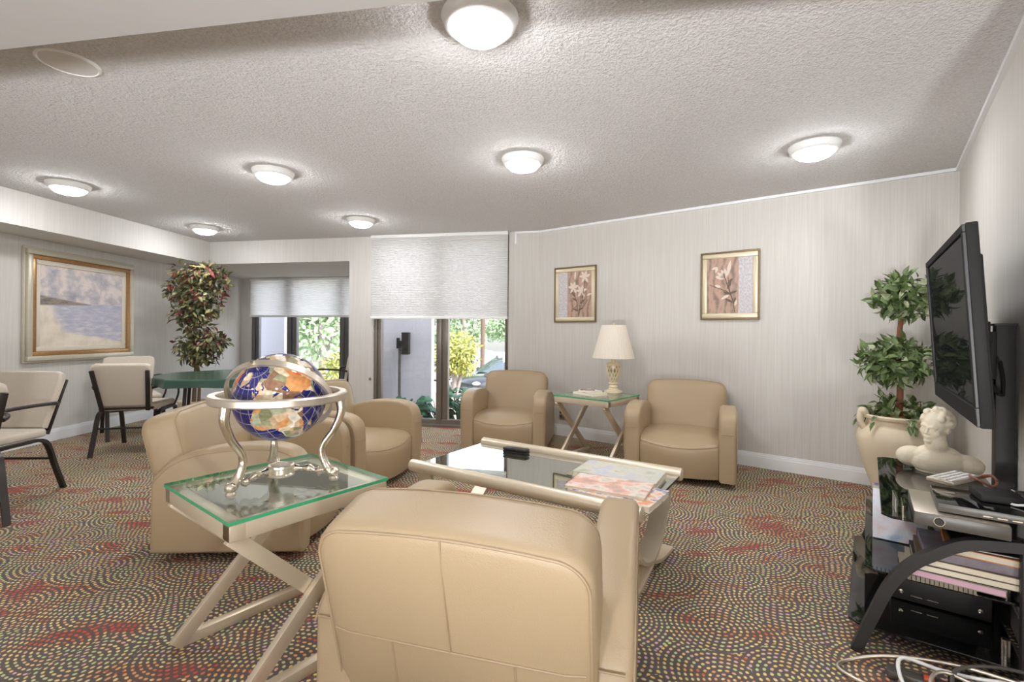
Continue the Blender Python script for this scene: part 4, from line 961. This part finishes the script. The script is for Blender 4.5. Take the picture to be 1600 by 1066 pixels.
for lb, pts, mt in FC: cable('power_cable', lb, pts, .006, mt, 7, 'cables on the floor by the stand')

# ------------------------------------------------------------------ card table and stacking chairs
kt = thing('card_table', 'octagonal card table under a dark green vinyl cover by the left wall', 'table', (-3.02, 5.0, 0), math.radians(-59+22.5))
bm = B(); R8 = .66
pts = [(R8*math.cos(PI/8+k*PI/4), R8*math.sin(PI/8+k*PI/4)) for k in range(8)]
top_ = [bm.verts.new((x, y, .74)) for x, y in pts]; mid = [bm.verts.new((x*1.012, y*1.012, .73)) for x, y in pts]
low = []; m2 = []
for k in range(8):
    x, y = pts[k]; low.append(bm.verts.new((x*1.05, y*1.05, .66))); xn, yn = pts[(k+1) % 8]; m2.append(bm.verts.new(((x+xn)/2*1.0, (y+yn)/2*1.0, .665)))
bm.faces.new(top_)
for k in range(8):
    j = (k+1) % 8
    bm.faces.new((top_[k], mid[k], mid[j], top_[j])); bm.faces.new((mid[k], low[k], m2[k], mid[j])); bm.faces.new((mid[j], m2[k], low[j]))
obj('vinyl_cover', bm, 'green_vinyl', kt, smooth=30)
bm = B(); prism(bm, [(x*.96, y*.96) for x, y in pts], .70, .735, 'z'); obj('table_board', bm, 'wood', kt)
for k in (0, 2, 4, 6):
    x, y = pts[k]; bm = B(); tube(bm, [(x*.7, y*.7, .70), (x*.78, y*.78, 0)], .016, 10); obj('leg', bm, 'dark_metal', kt)
bm = B(); box(bm, -.25, .25, -.2, .2, .62, .699, .01); obj('drawer_box', bm, 'wood', kt)

def stack_chair(label):
    t = thing('stacking_chair', label, 'chair', (0, 0, 0), 0, 'cream stacking chairs with dark metal arms')
    bm = B(); vs = box(bm, -.235, .235, -.22, .25, .415, .475, .022, 3); obj('seat', bm, 'tweed', t)
    # backrest pad, wider at the top, reclined
    bm = B(); pts_ = [(-.205, .0), (.205, .0), (.245, .36), (.235, .405), (.20, .425), (-.20, .425), (-.235, .405), (-.245, .36)]
    tl = Matrix.Translation((0, -.235, .47)) @ Matrix.Rotation(math.radians(16), 4, 'X')
    prism(bm, pts_, -.028, .03, 'y', .018, 3, tl); obj('backrest', bm, 'tweed', t)
    for s in (-1, 1):
        bm = B(); q0 = tl @ Vector((s*.185, -.040, -.04)); q1 = tl @ Vector((s*.222, -.040, .37)); bar(bm, q0, q1, .035, .02, (0, 1, .2), .003); obj('back_frame', bm, 'dark_metal', t)
        x = s*.245
        bm = B(); tube(bm, smooth_path([(x, -.34, 0), (x, -.27, .18), (x, -.21, .35), (x, -.15, .40), (x, -.05, .405)], 5), .0105, 4, False, 1., 1.7, (1, 0, 0), square=True); obj('leg', bm, 'dark_metal', t)
        bm = B(); tube(bm, smooth_path([(x, .30, 0), (x, .265, .18), (x, .225, .36), (x, .17, .40), (x, -.05, .405)], 5), .0105, 4, False, 1., 1.7, (1, 0, 0), square=True); obj('leg', bm, 'dark_metal', t)
        bm = B(); xa = s*.275
        tube(bm, smooth_path([(x, .19, .40), (xa, .215, .52), (xa, .20, .62), (xa, .14, .655), (xa, -.05, .66), (xa, -.22, .655), (s*.235, -.30, .64)], 6), .010, 8, False, 1.3, 1., (1, 0, 0)); ar = obj('armrest', bm, 'dark_metal', t)
    bm = B(); bar(bm, (-.245, -.235, .25), (.245, -.235, .25), .016, .016); obj('crossbar', bm, 'dark_metal', t)
    bm = B(); bar(bm, (-.22, -.235, .44), (.22, -.235, .44), .03, .02); obj('back_rail', bm, 'dark_metal', t)
    bm = B(); bar(bm, (-.245, .20, .405), (.245, .20, .405), .02, .02); obj('seat_rail', bm, 'dark_metal', t)
    return t
sc = stack_chair('cream stacking chair seen from behind, drawn up to the green card table')
sc.location = (-3.78, 4.80, 0); sc.rotation_euler[2] = face((-.28, .96))
dup(sc, (-3.62, 3.24, 0), face((.05, -1)), 'cream stacking chair under the seascape, its seat turned toward the camera')
dup(sc, (-3.48, 2.84, 0), face((-.86, .5)), 'cream stacking chair cut off by the left picture edge, nearest of the stacking chairs')
dup(sc, (-4.33, 5.42, 0), face((.7, -.7)), 'cream stacking chair almost hidden behind the one at the card table')
dup(sc, (-2.15, 4.28, 0), face((-.6, .8)), 'cream stacking chair at the card table hidden by the globe, only an arm in view')
dup(sc, (-2.52, 6.95, 0), face((-.95, .3)), 'cream stacking chair in the alcove behind the wall pier')

# ------------------------------------------------------------------ outside the windows
GZ0 = -.12
mk('ground', simple('pale_paving', (196, 192, 186), .9, var=.12, scale=3.)); mk('stucco', simple('lavender_grey_stucco', (196, 197, 208), .85, var=.04, scale=20., bump=.4, bscale=60., bdist=.006)); mk('asphalt', simple('sunlit_asphalt', (186, 182, 182), .9, var=.1, scale=2.)); mk('mulch', simple('brown_grey_mulch', (150, 134, 124), .95, var=.4, scale=30., bump=.6, bscale=30., bdist=.03))
bm = B()
prof = [(5.9, GZ0), (10.5, GZ0-.05), (13.5, -1.25), (60, -1.25), (60, -1.6), (5.9, -.9)]
prism(bm, prof, -40, 40, 'x'); struct('ground_outside', bm, 'asphalt', None)
bm = B(); box(bm, -6, 3, 6.3, 10.2, GZ0-.03, GZ0+.012); o = struct('ground_bed', bm, 'mulch', None)
bm = B(); box(bm, -1.95, -1.165, 6.86, 7.1, GZ0, 3.4); struct('wall_exterior', bm, 'stucco', None)
bm = B(); box(bm, -7.5, -4.42, 9.2, 9.5, GZ0, 3.4); struct('wall_exterior_far', bm, 'stucco', None)
# floodlight on its conduit
fl_ = thing('floodlight', 'black floodlight on a grey conduit against the outside wall', 'floodlight', (-1.605, 6.78, GZ0+.013))
bm = B(); tube(bm, [(0, 0, 0), (0, 0, 1.10)], .02, 12); obj('conduit', bm, 'grey_plastic', fl_)
bm = B(); box(bm, -.03, .07, -.03, .03, 1.10, 1.18, .004); box(bm, -.04, -.005, -.04, .035, 1.07, 1.22, .006); obj('bracket', bm, 'black', fl_)
bm = B(); box(bm, .05, .145, -.11, .03, .985, 1.30, .004)
for k in range(8): box(bm, .046, .149, -.115, .035, 1.0+k*.04, 1.012+k*.04)
obj('lamp_head', bm, 'black', fl_)
# low leafy plants by the glass
r = random.Random(17)
for i, (x, y, lb) in enumerate(((-1.36, 6.52, 'dark green broad leaf plant low outside against the exterior wall'), (-1.02, 6.55, 'dark green broad leaf plant low outside behind the window mullion'), (-.72, 6.45, 'dark green broad leaf plant outside in the right pane beside the armchair'), (-.45, 6.5, 'tallest dark green broad leaf plant outside, mostly behind the armchair'))):
    t = thing('philodendron', lb, 'plant', (x, y, GZ0+.012), 0, 'broad leaf plants outside the window')
    bm = B(); bs = B()
    for k in range(30):
        a = r.uniform(0, 2*PI); q = r.uniform(.03, .15); hh = r.uniform(.14, .38)+(.14 if i > 1 else 0)
        p = Vector((math.cos(a)*q, math.sin(a)*q, hh)); tube(bs, [(0, 0, 0), p*.6+Vector((0, 0, .05)), p], .004, 5)
        leaf_at(bm, p, Vector((math.cos(a), math.sin(a), .1)), Vector((0, -.6, 1)), .15, .17, 0, .3)
    obj('leaves', bm, 'lf_philo', t, smooth=None); obj('stem', bs, 'lf_philo', t)
def tree(name, label, cat, loc, trunk, clumps, mats, seed, group, ln=.14, wd=.07, bark='bark_pale'):
    r = random.Random(seed); t = thing(name, label, cat, loc, 0, group)
    for tr in trunk:
        bm = B(); pth = smooth_path([p[:3] for p in tr], 5); r0, r1 = tr[0][3], tr[-1][3]; n = len(pth)
        tube(bm, pth, [r0+(r1-r0)*i/(n-1) for i in range(n)], 10); obj('trunk', bm, bark, t)
    bm = B()
    for c, s, n in clumps: clump(bm, c, *s, n, ln, wd, list(range(len(mats))), r, .45, .3, .1)
    obj('foliage', bm, mats, t, smooth=None); return t
tree('golden_shrub', 'yellow green rounded shrub outside, beside the dark car', 'shrub', (-1.28, 10.4, GZ0-.05), [[(0, 0, 0, .07), (.03, 0, .3, .06), (-.02, 0, .6, .05)], [(0.05, 0, 0, .05), (.15, 0, .35, .04), (.2, 0, .6, .03)]],
     [((.1, 0, .95), (.48, .4, .42), 900), ((-.15, 0, .75), (.38, .35, .3), 400), ((.2, 0, .62), (.3, .3, .18), 250)], ['lf_yellow', 'lf_lime'], 31, 'golden shrubs outside', .12, .05)
tree('golden_shrub', 'yellow green shrub outside the alcove window, right of the globe', 'shrub', (-4.15, 11.6, GZ0-.4), [[(0, 0, 0, .05), (0, 0, .4, .04)]],
     [((0, 0, .7), (.6, .5, .55), 900), ((.2, 0, 1.0), (.4, .4, .4), 400)], ['lf_lime', 'lf_yellow'], 33, 'golden shrubs outside', .13, .055)
T = [(-2.6, 26, 'tree behind the golden shrub, its pale crown filling the top of the window'), (.2, 28, 'tall pale trunked tree outside behind the parked car'), (2.2, 30, 'tree outside at the right edge of the big window'),
     (-6.6, 16.5, 'pale trunked tree in the middle of the alcove window'), (-9.2, 22, 'tree outside at the left of the alcove window'), (-7.2, 26, 'bushy tree outside behind the globe shrub'), (-4.6, 24, 'tree outside between the two windows')]
for i, (x, y, lb) in enumerate(T):
    zb = -1.25; rr = random.Random(40+i); s = 1.0 if y < 20 else 1.3
    tree('street_tree', lb, 'tree', (x, y, zb), [[(0, 0, 0, .16*s), (.05, 0, 1.6, .14*s), (-.1, 0, 3.4, .10*s)], [(0, 0, 1.5, .07), (.5, .1, 2.6, .05), (.9, 0, 3.6, .03)], [(0, 0, 1.9, .06), (-.6, .1, 2.9, .04), (-1., 0, 3.7, .03)]],
         [((rr.uniform(-1.3, 1.3)*s, rr.uniform(-.6, .6), rr.uniform(2.2, 5.6)), (1.0*s, .8, .8), 420) for _ in range(9)], ['lf_tree', 'lf_tree2'], 50+i, 'trees across the car park', .26, .13)
t = thing('palm_tree', 'slim palm trunk outside rising behind the dark car', 'palm tree', (-1.40, 22, -1.25))
bm = B(); pth = smooth_path([(0, 0, 0), (.05, 0, 2), (0.02, 0, 5.)], 6); tube(bm, pth, [.11, .10, .10, .10, .10, .10, .10, .10, .11, .11, .12, .16, .2], 12); obj('trunk', bm, 'bark', t)
bm = B(); r = random.Random(4)
for k in range(16):
    a = 2*PI*k/16; 
    for q in range(14): 
        c = Vector((math.cos(a)*.16*q, math.sin(a)*.16*q, 5.1+.12*q-.013*q*q))
        for sg in (-1, 1): leaf_at(bm, c, Vector((-math.sin(a)*sg+math.cos(a)*.6, math.cos(a)*sg+math.sin(a)*.6, -.3)), Vector((0, 0, 1)), .5, .06, 0, .4)
obj('fronds', bm, 'lf_tree', t, smooth=None)
r = random.Random(77)
t = tag(thing('clipped_hedge', 'low clipped green hedge across the car park behind the car', 'hedge', (0, 25.5, -1.25)), 'low clipped green hedge across the car park behind the car', 'hedge')
bm = B(); box(bm, -12, 6, -.4, .4, .0, .85); obj('body', bm, 'lf_hedge', t)
bm = B()
for k in range(2600): leaf_at(bm, Vector((r.uniform(-12, 6), r.uniform(-.45, -.3) if r.random() < .6 else r.uniform(-.4, .4), r.uniform(.1, .95))), Vector((r.uniform(-1, 1), r.uniform(-1, .2), r.uniform(-.2, 1))), Vector((0, 0, 1)), .16, .09, 0)
obj('foliage', bm, 'lf_tree2', t, smooth=None)

# parked car
def make_car(label, loc, rz, paint, small=False):
    t = thing('parked_car', label, 'car', loc, rz, 'cars parked outside')
    Lh = 2.25
    # stations along x (front = -x): (x, half width bottom, half width shoulder, z bottom, z hood, )
    st_ = [(-2.25, .62, .60, .34, .62), (-2.2, .74, .72, .26, .78), (-2.0, .86, .84, .22, .90), (-1.6, .92, .88, .20, .98), (-1.0, .93, .90, .20, 1.04), (-.6, .93, .90, .20, 1.06), (.6, .93, .90, .20, 1.08), (1.5, .93, .90, .22, 1.10), (2.0, .88, .84, .26, 1.08), (2.2, .78, .74, .34, .98), (2.26, .66, .62, .44, .86)]
    bm = B(); rings = []
    for x, wb, ws, zb, zt in st_:
        zm = (zb+zt)/2
        rings.append([bm.verts.new(v) for v in ((x, -wb*.9, zb), (x, -wb, zb+.12), (x, -wb*1.0, zm+.05), (x, -ws, zt-.06), (x, -ws*.82, zt), (x, 0, zt+.025), (x, ws*.82, zt), (x, ws, zt-.06), (x, wb, zm+.05), (x, wb, zb+.12), (x, wb*.9, zb))])
    n = len(rings[0])
    for a, b in zip(rings, rings[1:]):
        for k in range(n): bm.faces.new((a[k], a[(k+1) % n], b[(k+1) % n], b[k]))
    bm.faces.new(rings[0]); bm.faces.new(rings[-1][::-1]); obj('body', bm, paint, t, smooth=40)
    cab = [(-1.05, .80, 1.05, 1.06), (-.62, .78, 1.05, 1.38), (-.2, .76, 1.05, 1.60), (.4, .75, 1.05, 1.66), (1.1, .74, 1.05, 1.63), (1.7, .72, 1.05, 1.48), (2.05, .74, 1.05, 1.10)]
    bm = B(); rings = []
    for x, w, z0, z1 in cab:
        wt = w-.17*(z1-z0)/.6
        rings.append([bm.verts.new(v) for v in ((x, -w, z0), (x, -wt-.02, z1-.04), (x, -wt+.08, z1), (x, wt-.08, z1), (x, wt+.02, z1-.04), (x, w, z0))])
    for i, (a, b) in enumerate(zip(rings, rings[1:])):
        for k in range(5):
            f = bm.faces.new((a[k], a[k+1], b[k+1], b[k])); f.material_index = 1 if (k in (0, 4) or (k in (2,) and i in (0, 1, 4, 5))) else 0
    obj('cabin', bm, [paint, 'carglass'], t, smooth=40)
    bm = B()
    for s in (-1, 1):
        for (x, w) in ((-.15, .05), (.85, .05)): bar(bm, (x, s*.80, 1.05), (x+.03, s*.66, 1.6), w, .05)
    obj('pillar', bm, paint, t)
    for s in (-1, 1):
        for x in (-1.42, 1.42):
            bm = B(); m_ = Matrix.Translation((x, s*.84, .36)) @ Matrix.Rotation(PI/2, 4, 'X'); lathe(bm, [(.20, -.11), (.34, -.11), (.365, -.08), (.365, .08), (.34, .11), (.20, .11)], 32, m_); w = obj('wheel', bm, 'black', t)
            bm = B(); lathe(bm, [(.0005, .0), (.06, .0), (.07, .02)], 20, Matrix.Translation((x, s*.955, .36)) @ Matrix.Rotation(PI/2, 4, 'X'))
            for k in range(10): a = 2*PI*k/10; bar(bm, (x, s*.95, .36), (x+.25*math.cos(a), s*.95, .36+.25*math.sin(a)), .03, .035, (0, 1, 0))
            tube(bm, [(x+.25*math.cos(2*PI*k/28), s*.945, .36+.25*math.sin(2*PI*k/28)) for k in range(28)], .018, 6, True); obj('rim', bm, 'silver', w)
        bm = B(); ball(bm, (-.72, s*1.02, 1.12), .10, .7, 1., .75); obj('mirror', bm, paint, t)
        bm = B(); ball(bm, (-2.06, s*.62, .80), .16, .9, 1.1, .5); obj('headlight', bm, 'silver', t)
    bm = B(); box(bm, -2.27, -2.18, -.5, .5, .40, .62, .02); obj('grille', bm, 'black', t)
    bm = B(); box(bm, -2.29, -2.26, -.26, .26, .34, .44, .005); obj('number_plate', bm, 'white', t)
    return t
mk('carpaint', simple('dark_graphite_car_paint', (58, 58, 64), .15, .5, var=.02, **{'Coat Weight': .8})); mk('carpaint2', simple('silver_car_paint', (170, 172, 178), .2, .5, var=.02, **{'Coat Weight': .8})); mk('carglass', simple('reflective_car_glass', (120, 130, 136), .05, .6, var=.02))
make_car('dark graphite car parked outside the big window, half behind the armchair', (.0, 17.0, -1.25), math.radians(42), 'carpaint')
make_car('silver car parked beyond the dark one, behind the golden shrub', (-2.6, 24.0, -1.25), math.radians(42), 'carpaint2')
mk('curb', simple('pale_concrete', (206, 203, 198), .9, var=.06)); bm = B(); box(bm, -9, 6, 15.6, 15.85, -1.26, -1.1, .02); struct('kerb_outside', bm, 'curb')

# ------------------------------------------------------------------ sky, sun, camera
w = bpy.data.worlds.new('World'); bpy.context.scene.world = w; w.use_nodes = True
nt = w.node_tree; bg = nt.nodes['Background']; sk = nt.nodes.new('ShaderNodeTexSky')
try:
    sk.sky_type = 'NISHITA'; sk.sun_disc = False; sk.sun_elevation = math.radians(58); sk.sun_rotation = math.radians(120); sk.air_density = 1.; sk.dust_density = 2.; sk.ozone_density = 1.
except Exception: pass
hs = nt.nodes.new('ShaderNodeHueSaturation'); hs.inputs['Saturation'].default_value = .45; nt.links.new(sk.outputs[0], hs.inputs['Color']); nt.links.new(hs.outputs[0], bg.inputs[0]); bg.inputs[1].default_value = .9
sd = bpy.data.lights.new('sun', 'SUN'); sd.energy = 3.9; sd.angle = math.radians(3.); sd.color = (1., .97, .92)
so = bpy.data.objects.new('sun', sd); C.objects.link(so); so.rotation_euler = Vector((.68, -.5, .62)).to_track_quat('Z', 'Y').to_euler()

cd = bpy.data.cameras.new('camera'); co = bpy.data.objects.new('camera', cd); C.objects.link(co)
cd.sensor_width = 36.; cd.lens = 36.*740/1600; cd.shift_y = -13/1600; cd.clip_start = .05; cd.clip_end = 300
co.matrix_world = Matrix.Translation((0, 0, 1.2)) @ Matrix.Rotation(PI/2, 4, 'X') @ Matrix.Rotation(math.radians(.45), 4, 'Z')
sc_ = bpy.context.scene; sc_.camera = co
vs_ = sc_.view_settings; vs_.view_transform = 'Standard'; vs_.look = 'None'; vs_.gamma = 1.; vs_.use_curve_mapping = False; vs_.exposure = .06
sc_.cycles.use_denoising = True; sc_.cycles.max_bounces = 10; sc_.cycles.diffuse_bounces = 6; sc_.cycles.transparent_max_bounces = 16; sc_.cycles.sample_clamp_indirect = 6.
